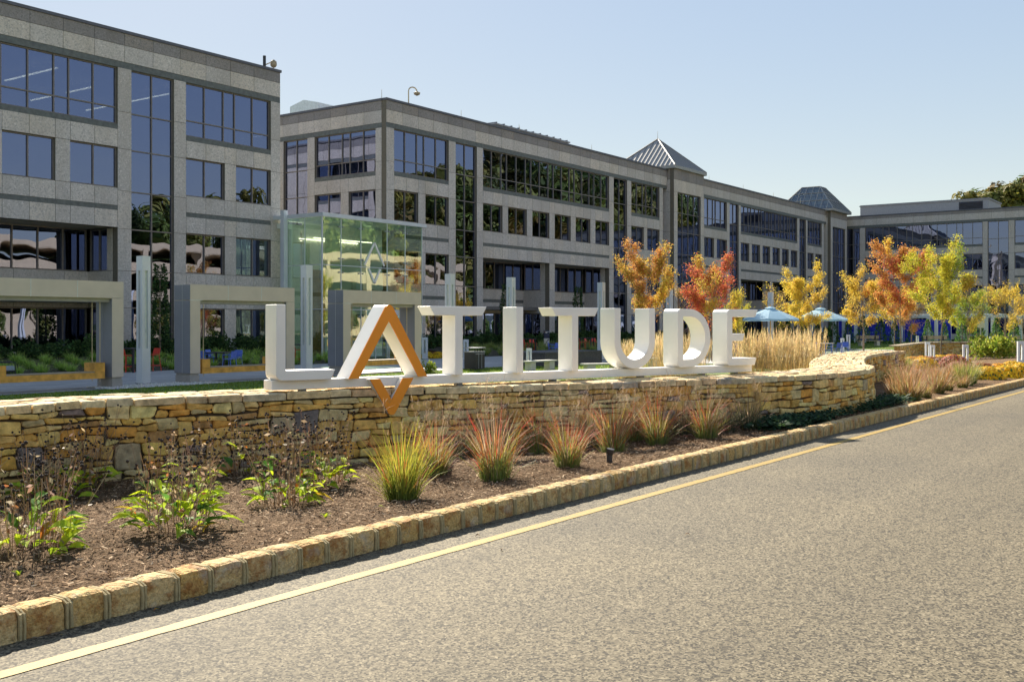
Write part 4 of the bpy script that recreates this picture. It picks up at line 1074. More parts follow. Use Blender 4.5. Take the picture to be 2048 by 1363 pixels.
raised_block(1090, 1204, 52.5, 2.6, .70, 'dark stone raised planter block behind the second letter T')
raised_block(1580, 1662, 50, 2.6, .55, 'dark stone planter block behind the reed grass, below the parasols')
# parasols with their tables
def parasol(px, z, label, hh=3.05, rad=1.85):
    x, y = dp(px, z); t = thing('parasol', label, 'parasol', (x, y, PZ), .3, 'light blue parasols')
    mb = MB(); n = 8; top = hh+.12; rim = hh-.62
    for i in range(n):
        a0, a1 = 2*math.pi*i/n, 2*math.pi*(i+1)/n
        c = (.40, .60, .74) if i % 2 else (.36, .57, .72)
        rows = []
        for k in range(5):
            f_ = k/4; r_ = .06+(rad-.06)*f_; zz = top-(top-rim)*(f_**1.12)
            am = (a0+a1)/2
            rows.append([(math.cos(a0)*r_, math.sin(a0)*r_, zz), (math.cos(am)*r_*.955, math.sin(am)*r_*.955, zz-.035*f_), (math.cos(a1)*r_, math.sin(a1)*r_, zz)])
        for k in range(4):
            for q in range(2): mb.face([rows[k][q], rows[k+1][q], rows[k+1][q+1], rows[k][q+1]], c)
        for q in range(2):
            a_, b_ = rows[4][q], rows[4][q+1]; mb.face([a_, (a_[0]*1.002, a_[1]*1.002, a_[2]-.12), (b_[0]*1.002, b_[1]*1.002, b_[2]-.12), b_], c)
    part('canopy', mb, M['canvas'], t, smooth=False)
    mb = MB()
    for i in range(n):
        a0, a1 = 2*math.pi*i/n, 2*math.pi*(i+1)/n
        mb.face([(0, 0, top+.10), (math.cos(a0)*.4, math.sin(a0)*.4, top-.03), (math.cos(a1)*.4, math.sin(a1)*.4, top-.03)], (.42, .62, .74))
    part('vent_cap', mb, M['canvas'], t)
    mb = MB(); mb.tube([(0, 0, 0), (0, 0, top+.2)], .032, 8); part('pole', mb, M['timber'], t)
    for i in range(n):
        a0 = 2*math.pi*i/n; mb = MB(); mb.tube([(0, 0, top-.1), (math.cos(a0)*(rad-.04), math.sin(a0)*(rad-.04), rim-.03)], .014, 4); part('rib', mb, M['timber'], t)
    mb = MB(); mb.tube([(0, 0, 0), (0, 0, .06)], [.28, .26], 14); part('base', mb, M['dark'], t)
parasol(1641, 75, 'light blue parasol on a wooden pole, rightmost of the three')
parasol(1541, 71, 'light blue parasol above the tall reed grass, nearest of the three')
parasol(1524, 84, 'light blue parasol mostly behind the letter E, farthest of the three')
def white_table(px, z, label):
    x, y = dp(px, z); t = thing('table', label, 'table', (x, y, PZ), .3, 'pale tables under the parasols')
    mb = MB(); mb.box(-.55, .55, -.55, .55, .70, .75); part('tabletop', mb, M['pale'], t)
    for sx in (-1, 1):
        for sy in (-1, 1): mb = MB(); mb.box(sx*.44-.03, sx*.44+.03, sy*.44-.03, sy*.44+.03, 0, .699); part('leg', mb, M['pale'], t)
white_table(1652, 74.6, 'pale square table under the rightmost parasol'); white_table(1546, 70.6, 'pale square table under the nearest parasol, behind reed grass'); white_table(1530, 83.6, 'pale square table under the farthest parasol')
for px, z, r, lb in ((1633, 74.2, 1.4, 'blue chair left of the table under the rightmost parasol'), (1657, 76.6, .2, 'blue chair behind the table under the rightmost parasol'), (1673, 72.8, 2.7, 'blue chair in front of the table under the rightmost parasol'), (1690, 75.2, -1.4, 'rightmost blue chair, standing on the edge of the lawn'), (1612, 73, 1.2, 'blue chair glimpsed at the right end of the reed grass'), (1528, 69.5, 1.5, 'blue chair behind the reed grass under the nearest parasol'), (1560, 70.8, -1.3, 'second blue chair behind the reed grass under the nearest parasol'), (1480, 70, .8, 'blue chair seen just left of the bottom of the letter E')):
    place(ch, U_, px, z, r, lb, 'blue chairs')
chg.location = (*dp(1262, 66), PZ); chg['label'] = 'grey chair seen through the letter U'; chg.rotation_euler = (0, 0, 1.2)
def lawn_bench(px, z, L, label, rot=-.62):
    x, y = dp(px, z); t = thing('lawn_bench', label, 'bench', (x, y, PL), rot)
    for k in range(3): mb = MB(); mb.box(-L/2, L/2, -.28+k*.18, -.28+k*.18+.15, .46, .52); part('seat_slat', mb, M['timber2'], t)
    for k in range(2): mb = MB(); mb.box(-L/2+.15, L/2, .30, .35, .66+k*.17, .81+k*.17); part('back_slat', mb, M['timber2'], t)
    for s in (-1, 1):
        mb = MB(); mb.box(s*(L*.33)-.16, s*(L*.33)+.16, -.24, .22, 0, .46); part('leg', mb, M['pale'], t)
        mb = MB(); mb.box(s*(L*.33)-.04, s*(L*.33)+.04, .22, .298, .46, .95); part('back_post', mb, M['dark'], t)
lawn_bench(1738, 101, 2.75, 'long slatted bench with pale legs behind the double trunked yellow tree'); lawn_bench(1874, 99, 2.85, 'long slatted bench right of the orange tree trunk'); lawn_bench(2020, 97, 2.9, 'long slatted bench partly hidden by shrubs at the far right')
# pergola, fence of blue screens, back of a sign
def pergola():
    X0 = 117.5; t = thing('pergola', 'long grey steel pergola frame in front of the blue fence', 'pergola', (X0, 30, PL)); o_ = (X0, 30, PL)
    for x in (X0, X0+3.2):
        mb = MB(); mb.box(x-.12, x+.12, 12, 42.5, 2.72+PL, 3.0+PL); part('beam', mb, M['pillar'], t, o_)
    for y in (14, 20.5, 23.8, 29.5, 33.2, 37.2, 39.6, 42.2):
        for x in (X0, X0+3.2):
            mb = MB(); mb.box(x-.16, x+.16, y-.16, y+.16, PL, 2.719+PL); part('post', mb, M['pillar'], t, o_)
    for k in range(24):
        y = 12.4+k*1.28; mb = MB(); mb.box(X0-.5, X0+3.7, y-.05, y+.05, 3.002+PL, 3.16+PL); part('rafter', mb, M['pillar'], t, o_)
pergola()
def screen_fence():
    X0 = 126; t = thing('screen_fence', 'construction fence hung with bright blue printed screens', 'fence', (X0, 34, PL)); o_ = (X0, 34, PL)
    for k in range(5):
        y0 = 29.2+k*2.55; mb = MB(); mb.box(X0, X0+.03, y0+.03, y0+2.52, .05+PL, 2.55+PL); part('screen', mb, M['bluescreen'], t, o_)
    for k in range(6):
        y0 = 29.2+k*2.55; mb = MB(); mb.tube([(X0+.06, y0, PL), (X0+.06, y0, 2.65+PL)], .035, 6); part('post', mb, M['pillar'], t, o_)
    mb = MB(); rr = random.Random(4)
    for k in range(5):
        y0 = 29.2+k*2.55; y = y0+.5
        for j in range(6):
            w = rr.uniform(.08, .22); h = rr.uniform(.12, .3); mb.box(X0-.012, X0-.004, y, y+w, .95+PL, .95+h+PL); y += w+.06
    part('printed_mark', mb, M['blue'], t, o_, kind='stuff')
screen_fence()
x, y = dp(1962, 93); t = thing('street_sign', 'pale back of a small sign on a post among the conifers', 'sign', (x, y, PL), -.9)
mb = MB(); mb.tube([(0, .03, 0), (0, .03, 2.75)], .04, 6); part('post', mb, M['plantmetal'], t)
mb = MB(); mb.box(-.32, .32, -.02, -.012, 1.75, 2.75); part('plate', mb, M['pale'], t)
# small up-light in the bed
x, y, z = bedp(1219, 925); t = thing('spot_light', 'small black ground spotlight in the mulch by the kerb', 'spotlight', (x, y, z))
mb = MB(); mb.tube([(0, 0, -.05), (0, 0, .10)], .034, 12); part('stem', mb, M['dark'], t)
mb = MB(); mb.tube([(0, 0, .10), (0, -.008, .125), (0, -.016, .165)], [.036, .044, .046], 12); part('lamp_head', mb, M['dark'], t)
# secondary field stone wall on the right
def wall2():
    p = [(60.0, 16.6), (68.5, 17.6), (72.2, 17.2), (76, 15), (78, 12)]
    P = cr(p, 8); S = np.concatenate([[0], np.cumsum(np.linalg.norm(np.diff(P, axis=0), axis=1))])
    t = thing('low_stone_wall', 'low brown fieldstone wall behind the mums and shrubs on the right', 'wall', (68, 16, PL)); o_ = (68, 16, PL)
    rr = random.Random(21); mb = MB(); cp = MB(); h = .86; nrow = 8
    def at(s): 
        x = np.interp(s, S, P[:, 0]); y = np.interp(s, S, P[:, 1]); x2 = np.interp(s+.1, S, P[:, 0]); y2 = np.interp(s+.1, S, P[:, 1]); L = math.hypot(x2-x, y2-y) or 1
        return x, y, (y2-y)/L, -(x2-x)/L
    for j in range(nrow):
        s = rr.uniform(0, .2)
        while s < S[-1]-.5:
            w = rr.uniform(.18, .5); d = rr.uniform(-.01, .03); q = []
            for u in (s+.008, s+w-.008):
                x, y, nx, ny = at(u)
                for dd in (d, -.3): q.append((x+nx*dd, y+ny*dd))
            z0, z1 = PL+h*j/nrow+.006, PL+h*(j+1)/nrow-.006
            v = [(*q[0], z0), (*q[2], z0), (*q[3], z0), (*q[1], z0), (*q[0], z1), (*q[2], z1), (*q[3], z1), (*q[1], z1)]
            mb.mesh_add(v, [(0,3,2,1), (4,5,6,7), (0,1,5,4), (1,2,6,5), (2,3,7,6), (3,0,4,7)], tuple(c*.8 for c in stone_col(rr))); s += w
    s = 0
    while s < S[-1]-.6:
        w = rr.uniform(.4, .8); q = []
        for u in (s+.006, s+w-.006):
            x, y, nx, ny = at(u)
            for dd in (.04, -.55): q.append((x+nx*dd, y+ny*dd))
        z0, z1 = PL+h, PL+h+.07+rr.uniform(-.01, .01)
        v = [(*q[0], z0), (*q[2], z0), (*q[3], z0), (*q[1], z0), (*q[0], z1), (*q[2], z1), (*q[3], z1), (*q[1], z1)]
        cp.mesh_add(v, [(0,3,2,1), (4,5,6,7), (0,1,5,4), (1,2,6,5), (2,3,7,6), (3,0,4,7)], (.42, .35, .25)); s += w
    part('stone', mb, M['stone'], t, o_, kind='stuff'); part('coping_stone', cp, M['stone'], t, o_, kind='stuff')
wall2()
# ------------------------------------------------------------------ plants
def blade(mb, p, az, lean, L, w, cols, droop=.5, seg=3, twist=0):
    """one grass blade as a tapering strip; cols = colour per segment"""
    d = Vector((math.cos(az), math.sin(az), 0)); sd = Vector((-math.sin(az+twist), math.cos(az+twist), 0)); q = Vector(p); th = lean; pr = None
    for k in range(seg+1):
        ww = w*(1-(k/seg)**1.5*.92)
        a, b = q-sd*ww/2, q+sd*ww/2
        if pr: mb.face([pr[0], pr[1], b, a], cols[min(k-1, len(cols)-1)])
        pr = (a, b)
        q = q+(d*math.sin(th)+Vector((0, 0, math.cos(th))))*(L/seg); th += droop/seg
def jc(c, k, r): 
    m = r.uniform(1-k, 1+k); return tuple(max(.004, min(.9, x*m*r.uniform(1-k*.4, 1+k*.4))) for x in c)
def tuft_mesh(name, seed, n, h, spread, w, pal, base_r=.1, droop=.6, seeds=0, seg=3, seedcol=(.42, .30, .19), wild=False):
    r = random.Random(seed); mb = MB()
    for i in range(n):
        a = r.uniform(0, 6.283); rr = base_r*math.sqrt(r.random()); L = h*r.uniform(.35, 1.08); ln = abs(r.gauss(0, spread))
        b, m, t = r.choices([p[0] for p in pal], [p[1] for p in pal])[0]
        if wild and r.random() < .2: ln = r.uniform(.3, .8); L *= .72
        blade(mb, (rr*math.cos(a), rr*math.sin(a), -.02), a+r.uniform(-.5, .5), ln, L, w*r.uniform(.7, 1.3), (jc(b, .25, r), jc(m, .25, r), jc(t, .3, r)) if seg == 3 else (jc(b, .25, r), jc(t, .3, r)), droop*r.uniform(.2, 1.6), seg, r.uniform(-1, 1))
    for i in range(seeds):
        a = r.uniform(0, 6.283); ln = abs(r.gauss(0, spread*.8)); L = h*r.uniform(.95, 1.35); p0 = Vector((base_r*.5*math.cos(a), base_r*.5*math.sin(a), 0))
        d = Vector((math.cos(a)*math.sin(ln), math.sin(a)*math.sin(ln), math.cos(ln)))
        blade(mb, p0, a, ln, L, w*.35, (jc((.30, .27, .12), .2, r), jc(seedcol, .2, r), jc(seedcol, .2, r)), .25, 3)
        for k in range(9):
            q = p0+d*L*r.uniform(.66, .98); blade(mb, q, r.uniform(0, 6.283), r.uniform(.3, 1.1), .12*h*r.uniform(.5, 1.4), w*.42, (jc(seedcol, .3, r), jc(seedcol, .3, r)), .6, 2)
    return mb.data(name, M['grass'])
G, Yl, Or, Rd, Tn, Dk = (.24, .29, .07), (.42, .38, .07), (.52, .22, .06), (.60, .09, .06), (.56, .43, .27), (.11, .12, .07)
pal_red = [((G, Yl, Or), 3), ((G, (.30, .28, .07), Rd), 3), ((G, Or, Rd), 2.5), ((G, Rd, Rd), .9), (((.3, .28, .1), Tn, Tn), 3.4), ((G, (.16, .2, .05), Yl), 2), ((Dk, (.16, .13, .08), (.26, .16, .11)), 1.6)]
pal_yel = [(((.2, .24, .04), (.42, .42, .06), (.52, .44, .06)), 6), (((.2, .24, .04), Yl, Or), 3), ((G, (.3, .34, .05), (.42, .40, .05)), 4), ((G, Or, Rd), .8)]
pal_dk = [((Dk, (.13, .15, .07), (.2, .15, .09)), 4), ((Dk, (.15, .12, .09), (.32, .10, .06)), 2), ((G, (.2, .2, .06), Or), 1.5), ((Dk, Tn, Tn), 1.5)]
tm = {'red': [tuft_mesh('grass_blades', 40+i, 400, .68, .19, .0066, pal_red, .12, 1.0, 34, wild=True) for i in range(4)],
      'yel': [tuft_mesh('grass_blades', 50, 430, .68, .16, .0085, pal_yel, .11, .75, 4, wild=True)],
      'dk': [tuft_mesh('grass_blades', 60+i, 320, .68, .22, .006, pal_dk, .12, 1.0, 40, wild=True) for i in range(2)]}
TUFT = [(805, 1000, 'yel', 1.12, 'bright yellow green grass tuft with orange tips, nearest the kerb'), (868, 948, 'red', .95, 'red tipped grass tuft just behind the bright yellow tuft'), (702, 922, 'dk', 1.25, 'sparse grey green grass with yellow blades below the letter A'), (990, 958, 'red', 1.15, 'large red and orange grass tuft below the first letter T'), (925, 918, 'dk', .9, 'dark green grass clump close to the wall below the first T'), (1078, 905, 'red', .98, 'red grass tuft at the wall below the letter I'), (1135, 932, 'red', .98, 'silvery green and red grass tuft in front of the letter I'), (1225, 905, 'red', 1.05, 'dense red grass tuft behind the black spotlight'), (1313, 888, 'red', 1.08, 'tan based red grass tuft below the letter U'), (1412, 876, 'red', 1.0, 'loose red and yellow grass tuft below the letter D'), (1497, 858, 'dk', .98, 'dark grass tuft below the letter E'), (1015, 905, 'dk', .8, 'thin brown grass against the wall between the T and the I'), (1365, 868, 'dk', .85, 'thin dark grass against the wall below the letter D'), (762, 908, 'dk', .95, 'wispy tan grass at the wall directly below the orange pointer'), (843, 900, 'dk', .95, 'wispy dark grass at the wall behind the bright yellow tuft'), (965, 905, 'red', .8, 'small red grass tuft at the wall right of the first letter T'), (1180, 893, 'dk', .9, 'wispy dark grass between the two tufts left of the spotlight'), (1268, 880, 'red', .85, 'small red grass tuft at the wall below the left side of the U'), (1455, 862, 'dk', .8, 'wispy dark grass at the wall just left of the letter E')]
for i, (px, py, k, sc, lb) in enumerate(TUFT):
    x, y, z = bedp(px, py); o = link('grass_tuft', tm[k][i % len(tm[k])], None, (x, y, z), i*1.9, 'stuff'); o.scale = (sc*1.12, sc*1.12, sc*1.08)
    del o['kind']; tag(o, lb, 'ornamental grass', 'ornamental grass tufts in the roadside bed')
# leaf with a folded midrib, length 1 along +x
def leaf_mesh(name, seed, col, col2, wid=.42, cup=.12, bend=.35):
    r = random.Random(seed); mb = MB(); n = 5
    for s in (-1, 1):
        pr = None
        for k in range(n+1):
            t = k/n; hw = wid*.5*math.sin(math.pi*min(1, t*1.02)**.8)*(1 if t < .98 else .1); z = bend*t*(1-t)*1.6-.12*t*t
            a, b = (t, 0, z-.03), (t, s*hw, z+cup*hw*2+r.uniform(-.012, .012))
            if pr: mb.face([pr[0], a, b, pr[1]] if s > 0 else [pr[0], pr[1], b, a], jc(col if r.random() < .8 else col2, .14, r))
            pr = (a, b)
    return mb.data(name, M['leaf'])
LV = [leaf_mesh('leaf', 1, (.46, .55, .03), (.54, .58, .05)), leaf_mesh('leaf', 2, (.34, .48, .03), (.42, .52, .05), .46), leaf_mesh('leaf', 3, (.11, .24, .045), (.18, .30, .05), .4, .2), leaf_mesh('leaf', 4, (.42, .30, .03), (.5, .16, .03), .38), leaf_mesh('leaf', 5, (.16, .10, .06), (.22, .15, .09), .34, .3, .6)]
def stems_mesh(seed, n, h, spread, nb):
    r = random.Random(seed); st = MB(); hd = MB(); dl = MB()
    bc = [(.40, .29, .18), (.48, .36, .23), (.28, .19, .12), (.56, .43, .29)]
    for i in range(n):
        a = r.uniform(0, 6.283); rr = spread*math.sqrt(r.random()); p = Vector((rr*math.cos(a), rr*math.sin(a), 0)); L = h*r.uniform(.6, 1.12); ln = abs(r.gauss(0, .26))
        d = Vector((math.cos(a)*math.sin(ln), math.sin(a)*math.sin(ln), math.cos(ln))); q = p+d*L*.55; e = q+(d+Vector((r.uniform(-.25, .25), r.uniform(-.25, .25), 0))).normalized()*L*.45
        c = jc(r.choice(bc), .2, r); st.tube([p, q, e], [.0028, .0025, .0018], 3, c, False)
        tips = [e]
        for k in range(nb):
            f_ = r.uniform(.35, .8); b0 = p.lerp(q, f_/.55) if f_ < .55 else q.lerp(e, (f_-.55)/.45)
            b1 = b0+Vector((r.uniform(-1, 1), r.uniform(-1, 1), r.uniform(.9, 2))).normalized()*L*r.uniform(.15, .3); st.tube([b0, b1], [.0019, .0014], 3, c, False); tips.append(b1)
        for t in tips:
            if r.random() < .85:
                s = r.uniform(.009, .014); bm = bmesh.new(); bmesh.ops.create_icosphere(bm, subdivisions=1, radius=s, matrix=Matrix.Translation(t))
                hd.mesh_add([v.co[:] for v in bm.verts], [[v.index for v in f.verts] for f in bm.faces]); bm.free()
        for k in range(4):
            t = p.lerp(q, r.uniform(.1, 1)) if r.random() < .6 else q.lerp(e, r.random()); a2 = r.uniform(0, 6.283); L2 = r.uniform(.02, .06)
            v = Vector((math.cos(a2), math.sin(a2), r.uniform(-1.2, .4))).normalized(); w = v.cross(Vector((r.uniform(-1, 1), r.uniform(-1, 1), .3))).normalized()*L2*.22
            dl.face([t, t+v*L2*.5+w, t+v*L2, t+v*L2*.5-w], jc(r.choice(bc+[(.30, .13, .05), (.16, .12, .08)]), .25, r))
    return st.data('dry_stems', M['grass']), hd.data('seed_heads', M['seed']), dl.data('dry_leaves', M['grass'])
def cone_plant(px, py, sc, nleaf, label, seed, spread=.24, h=.62, n=60, green=(4, 4, 2, .5, 1)):
    x, y, z = bedp(px, py); r = random.Random(seed); t = thing('coneflower_plant', label, 'plant', (x, y, z), seed, 'dried coneflower plants in the roadside bed'); t.scale = (sc,)*3
    for nm, me in zip(('dry_stems', 'seed_heads', 'dry_leaves'), stems_mesh(seed, int(n*.9), h, spread, 2)): link(nm, me, t, kind='stuff')
    for i in range(nleaf):
        a = r.uniform(0, 6.283); rr = spread*r.uniform(.5, 1.25); o = link('leaf', r.choices(LV, green)[0], t, (rr*math.cos(a), rr*math.sin(a), r.uniform(.01, .30)*(1.35-rr/spread*.6)))
        o.rotation_euler = (r.uniform(-.5, .5), r.uniform(-.7, .15), a+r.uniform(-.7, .7)); s = r.uniform(.09, .20); o.scale = (s, s, s)
cone_plant(48, 1105, 1.18, 75, 'green leaved coneflower clump with brown stems, nearest the left edge', 1, .25, .62, 54)
cone_plant(100, 1000, 1.12, 51, 'coneflower clump with a red and yellow leaf behind the leftmost clump', 2, .22, .6, 43)
cone_plant(352, 1062, 1.18, 78, 'full coneflower clump standing alone in the open mulch', 3, .22, .62, 50)
cone_plant(385, 985, 1.00, 33, 'thin coneflower stems behind the lone full clump', 12, .2, .72, 30)
cone_plant(165, 978, 1.18, 24, 'dark dried coneflower against the wall with orange leaves', 4, .2, .72, 36, (1, 1, 3, 2.5, 2))
cone_plant(495, 950, 1.18, 24, 'small dried coneflower by the wall with yellow and orange leaves', 5, .18, .62, 33, (2, 1, 2, 2.5, 2))
cone_plant(575, 1012, 1.18, 51, 'brown coneflower clump with a green skirt left of the grass tufts', 6, .20, .66, 54)
cone_plant(655, 968, 1.12, 45, 'coneflower clump with large green leaves beside the grey green grass', 7, .18, .68, 43)
for px, py, lb in ((651, 1038, 'tiny light green seedling in the mulch right of the coneflowers'), (38, 1155, 'small grassy weed sprouting near the left end of the kerb'), (117, 1112, 'single small green sprout left of the lone coneflower clump')):
    x, y, z = bedp(px, py); r = random.Random(px); t = thing('seedling', lb, 'seedling', (x, y, z))
    for i in range(8):
        a = r.uniform(0, 6.283); o = link('leaf', LV[i % 2], t, (0, 0, .01)); o.rotation_euler = (0, -r.uniform(.3, 1.2), a); s = r.uniform(.035, .075); o.scale = (s, s*.7, s)
# a few fallen leaves
for i, (px, py, c) in enumerate(((307, 1222, 3), (432, 1171, 3), (665, 1095, 4), (1002, 1100, 4), (757, 1042, 0), (240, 1035, 3), (1380, 1071, 4), (960, 1072, 4))):
    x, y = gp(px, py, .0); z = bed_z(x, y)+.03 if y > KY+.1 else .008
    o = link('fallen_leaf', LV[c], None, (x, y, z), i*1.3); o.scale = (.05,)*3; tag(o, 'small dry leaf fallen on the ground near the kerb', 'leaf', 'fallen leaves')
# low dark juniper cover at the wall's bend
def cover(name, pts, N, col, hh, lab, cat):
    r = random.Random(8); mb = MB()
    for i in range(N):
        px, py = r.choice(pts); x, y, z = bedp(px+r.gauss(0, 20), py+r.gauss(0, 3.5))
        if y > wall_front(x)-.05 or y < KY+.25: continue
        a = r.uniform(0, 6.283); L = r.uniform(.05, .11)
        p = Vector((x, y, z+r.uniform(0, hh))); v = Vector((math.cos(a), math.sin(a), r.uniform(-.1, .7)))*L; w = Vector((-math.sin(a), math.cos(a), r.uniform(-.5, .5)))*L*.3
        mb.face([p-w*.3, p+v*.6+w, p+v, p+v*.6-w], jc(r.choice(col), .3, r))
    o = link(name, mb.data(name, M['leaf']), kind='stuff'); tag(o, lab, cat)
cover('ground_cover', [(1560, 850), (1600, 842), (1640, 835), (1680, 826), (1720, 818), (1750, 812), (1620, 846), (1580, 852), (1780, 806), (1540, 856)], 9000, [(.035, .075, .035), (.05, .10, .045), (.025, .05, .03), (.07, .12, .05)], .13, 'low dark green juniper spreading at the foot of the wall bend', 'ground cover')

# mounds and tufts of the right-hand bed
def mum_mesh(seed, col, gr=(.06, .11, .025)):
    r = random.Random(seed); mb = MB()
    for i in range(900):
        a = r.uniform(0, 6.283); u = r.uniform(-.1, 1); s = math.sqrt(max(0, 1-u*u)); R_ = 1+r.uniform(-.12, .06)
        p = Vector((math.cos(a)*s*R_, math.sin(a)*s*R_, max(0, u)*.72*R_)); n = Vector((p.x, p.y, p.z*1.6+.2)).normalized()
        t1 = n.cross(Vector((r.uniform(-1, 1), r.uniform(-1, 1), r.uniform(-1, 1)))).normalized(); t2 = n.cross(t1); q = .085*r.uniform(.6, 1.2)
        c = jc(col if r.random() < .86 else gr, .22, r)
        mb.face([p+t1*q, p+t2*q+n*.02, p-t1*q, p-t2*q+n*.02], c)
    return mb.data('mum_flowers', M['petal'])
MU = {k: mum_mesh(i, c) for i, (k, c) in enumerate({'yellow': (.85, .54, .02), 'orange': (.75, .38, .02), 'rust': (.36, .11, .03), 'red': (.38, .05, .035), 'pink': (.62, .25, .22), 'brown': (.24, .10, .04)}.items())}
MUMS = [(1975, 752, .42, 'yellow', 'yellow mum mound, second from the left of the kerb side row'), (2012, 748, .40, 'yellow', 'bright yellow mum mound by the kerb at the right edge'), (2045, 742, .42, 'yellow', 'yellow mum mound cut by the right edge of the photo'), (1965, 740, .38, 'rust', 'rust red mum mound behind the yellow row'), (2025, 734, .36, 'yellow', 'yellow mum mound at the back of the kerb side row'), (1998, 740, .36, 'orange', 'orange mum mound between yellow ones near the kerb'),
 (1825, 727, .55, 'orange', 'orange mum mound left of the slotted bollard'), (1848, 731, .55, 'yellow', 'yellow mum mound in front of the slotted bollard'), (1845, 722, .5, 'orange', 'orange mum mound behind the front yellow one'), (1880, 720, .5, 'yellow', 'yellow mum mound right of the slotted bollard'), (1902, 719, .5, 'orange', 'orange yellow mum mound beyond the red one'), (1908, 726, .55, 'red', 'dark red mum mound left of the second bollard'), (1918, 722, .5, 'yellow', 'yellow mum mound hard by the second bollard'), (1862, 724, .5, 'rust', 'rust brown mum mound between the bollards'), (1885, 727, .5, 'brown', 'brownish mum mound in the middle of the bed'), (1916, 732, .35, 'pink', 'small pink mum before the second bollard'), (1930, 735, .3, 'pink', 'second small pink mum at the foot of the bollard')]
for i, (px, py, s, k, lb) in enumerate(MUMS):
    x, y, z = bedp(px, py+6); o = link('mum_plant', MU[k], None, (x, y, z), i); o.scale = (s*1.15, s*1.15, s*1.2); tag(o, lb, 'mum', 'mounds of mums in the right bed')
pal_rb = [(((.2, .18, .05), (.36, .23, .09), (.46, .28, .12)), 5), (((.16, .16, .05), Tn, (.40, .24, .15)), 4), (((.16, .18, .05), (.28, .26, .07), (.40, .32, .10)), 3), ((G, (.42, .18, .07), (.42, .16, .07)), 2)]
pal_gy = [((G, (.24, .28, .05), (.40, .36, .09)), 4), ((G, (.3, .3, .06), (.44, .36, .14)), 3), ((G, (.14, .20, .05), (.26, .28, .06)), 3)]
rb = [tuft_mesh('grass_blades', 80+i, 300, .62, .32, .014, pal_rb, .16, .6, 10, 3, (.42, .26, .16)) for i in range(3)]
gy = [tuft_mesh('grass_blades', 90+i, 320, .66, .30, .014, pal_gy, .16, .7, 4) for i in range(2)]
RB = [(1795, 795, 0), (1822, 800, 0), (1850, 795, 0), (1836, 780, 0), (1872, 785, 0), (1895, 780, 0), (1868, 768, 0), (1905, 766, 0), (1925, 775, 0), (1845, 765, 0), (1816, 775, 0), (1888, 760, 0), (1918, 757, 0), (1800, 770, 0), (1775, 765, 1), (1790, 748, 1), (1812, 742, 1), (1783, 738, 1), (1940, 766, 1), (1930, 770, 1), (1955, 758, 1), (1800, 725, 1), (1830, 712, 1), (1850, 715, 1)]
for i, (px, py, k) in enumerate(RB):
    x, y, z = bedp(px, py); me = (rb if k == 0 else gy)[i % (3 if k == 0 else 2)]; s = .95+.25*math.sin(i*2.1)
    o = link('grass_tuft', me, None, (x, y, z), i*1.3); o.scale = (s, s, s)
    tag(o, ('reddish brown grass clump in the bed past the end of the stone wall' if k == 0 else 'yellow green grass clump in the bed past the end of the stone wall'), 'ornamental grass', ('reddish grasses beyond the wall' if k == 0 else 'yellow green grasses beyond the wall'))

# feather reed grass behind the sign
pal_reed = [(((.48, .32, .11), (.60, .43, .18), (.70, .55, .30)), 5), (((.40, .29, .08), (.54, .38, .14), (.66, .49, .23)), 3), (((.2, .2, .05), (.4, .3, .1), (.50, .38, .2)), 2)]
def reed_mesh(seed):
    r = random.Random(seed); mb = MB()
    for i in range(120):
        a = r.uniform(0, 6.283); rr = .26*math.sqrt(r.random()); b, m, t = r.choices([p[0] for p in pal_reed], [p[1] for p in pal_reed])[0]; L = r.uniform(1.5, 2.15); ln = abs(r.gauss(0, .085))
        p = Vector((rr*math.cos(a), rr*math.sin(a), 0)); cols = (jc(b, .2, r), jc(m, .2, r), jc(t, .2, r)); blade(mb, p, a, ln, L, .011, cols, .12, 3, r.uniform(-1, 1))
        d = Vector((math.cos(a)*math.sin(ln+.05), math.sin(a)*math.sin(ln+.05), math.cos(ln+.05)))
        for k in range(4): blade(mb, p+d*L*(.78+.05*k), r.uniform(0, 6.283), r.uniform(.1, .3), .17, .019, (cols[2], jc(t, .2, r)), .1, 2)
    for i in range(160):
        a = r.uniform(0, 6.283); blade(mb, (.2*math.cos(a), .2*math.sin(a), 0), a, abs(r.gauss(.25, .2)), r.uniform(.6, 1.1), .012, (jc((.24, .22, .05), .2, r), jc((.4, .32, .1), .2, r)), 1.0, 2)
    return mb.data('reed_blades', M['grass'])
rd = [reed_mesh(i) for i in range(3)]
REED = [(1252, 32), (1275, 33), (1318, 31), (1335, 32), (1395, 31), (1372, 33), (1482, 30), (1503, 29), (1523, 29.5), (1545, 29), (1566, 30), (1588, 29.5), (1607, 30.5), (1622, 32), (1262, 35), (1330, 35)]
for i, (px, z) in enumerate(REED):
    x, y = dp(px, z); o = link('reed_grass', rd[i % 3], None, (x, y, PL), i*2.2); s = (.80 if px < 1300 else .88 if px < 1400 else .93)*(1+.05*math.sin(i*3)); o.scale = (1, 1, s)
    tag(o, 'tall tan feather reed grass clump behind the sign letters' if px < 1450 else 'tall tan feather reed grass clump right of the letter E', 'reed grass', 'feather reed grass seen between the letters' if px < 1450 else 'feather reed grass right of the sign')
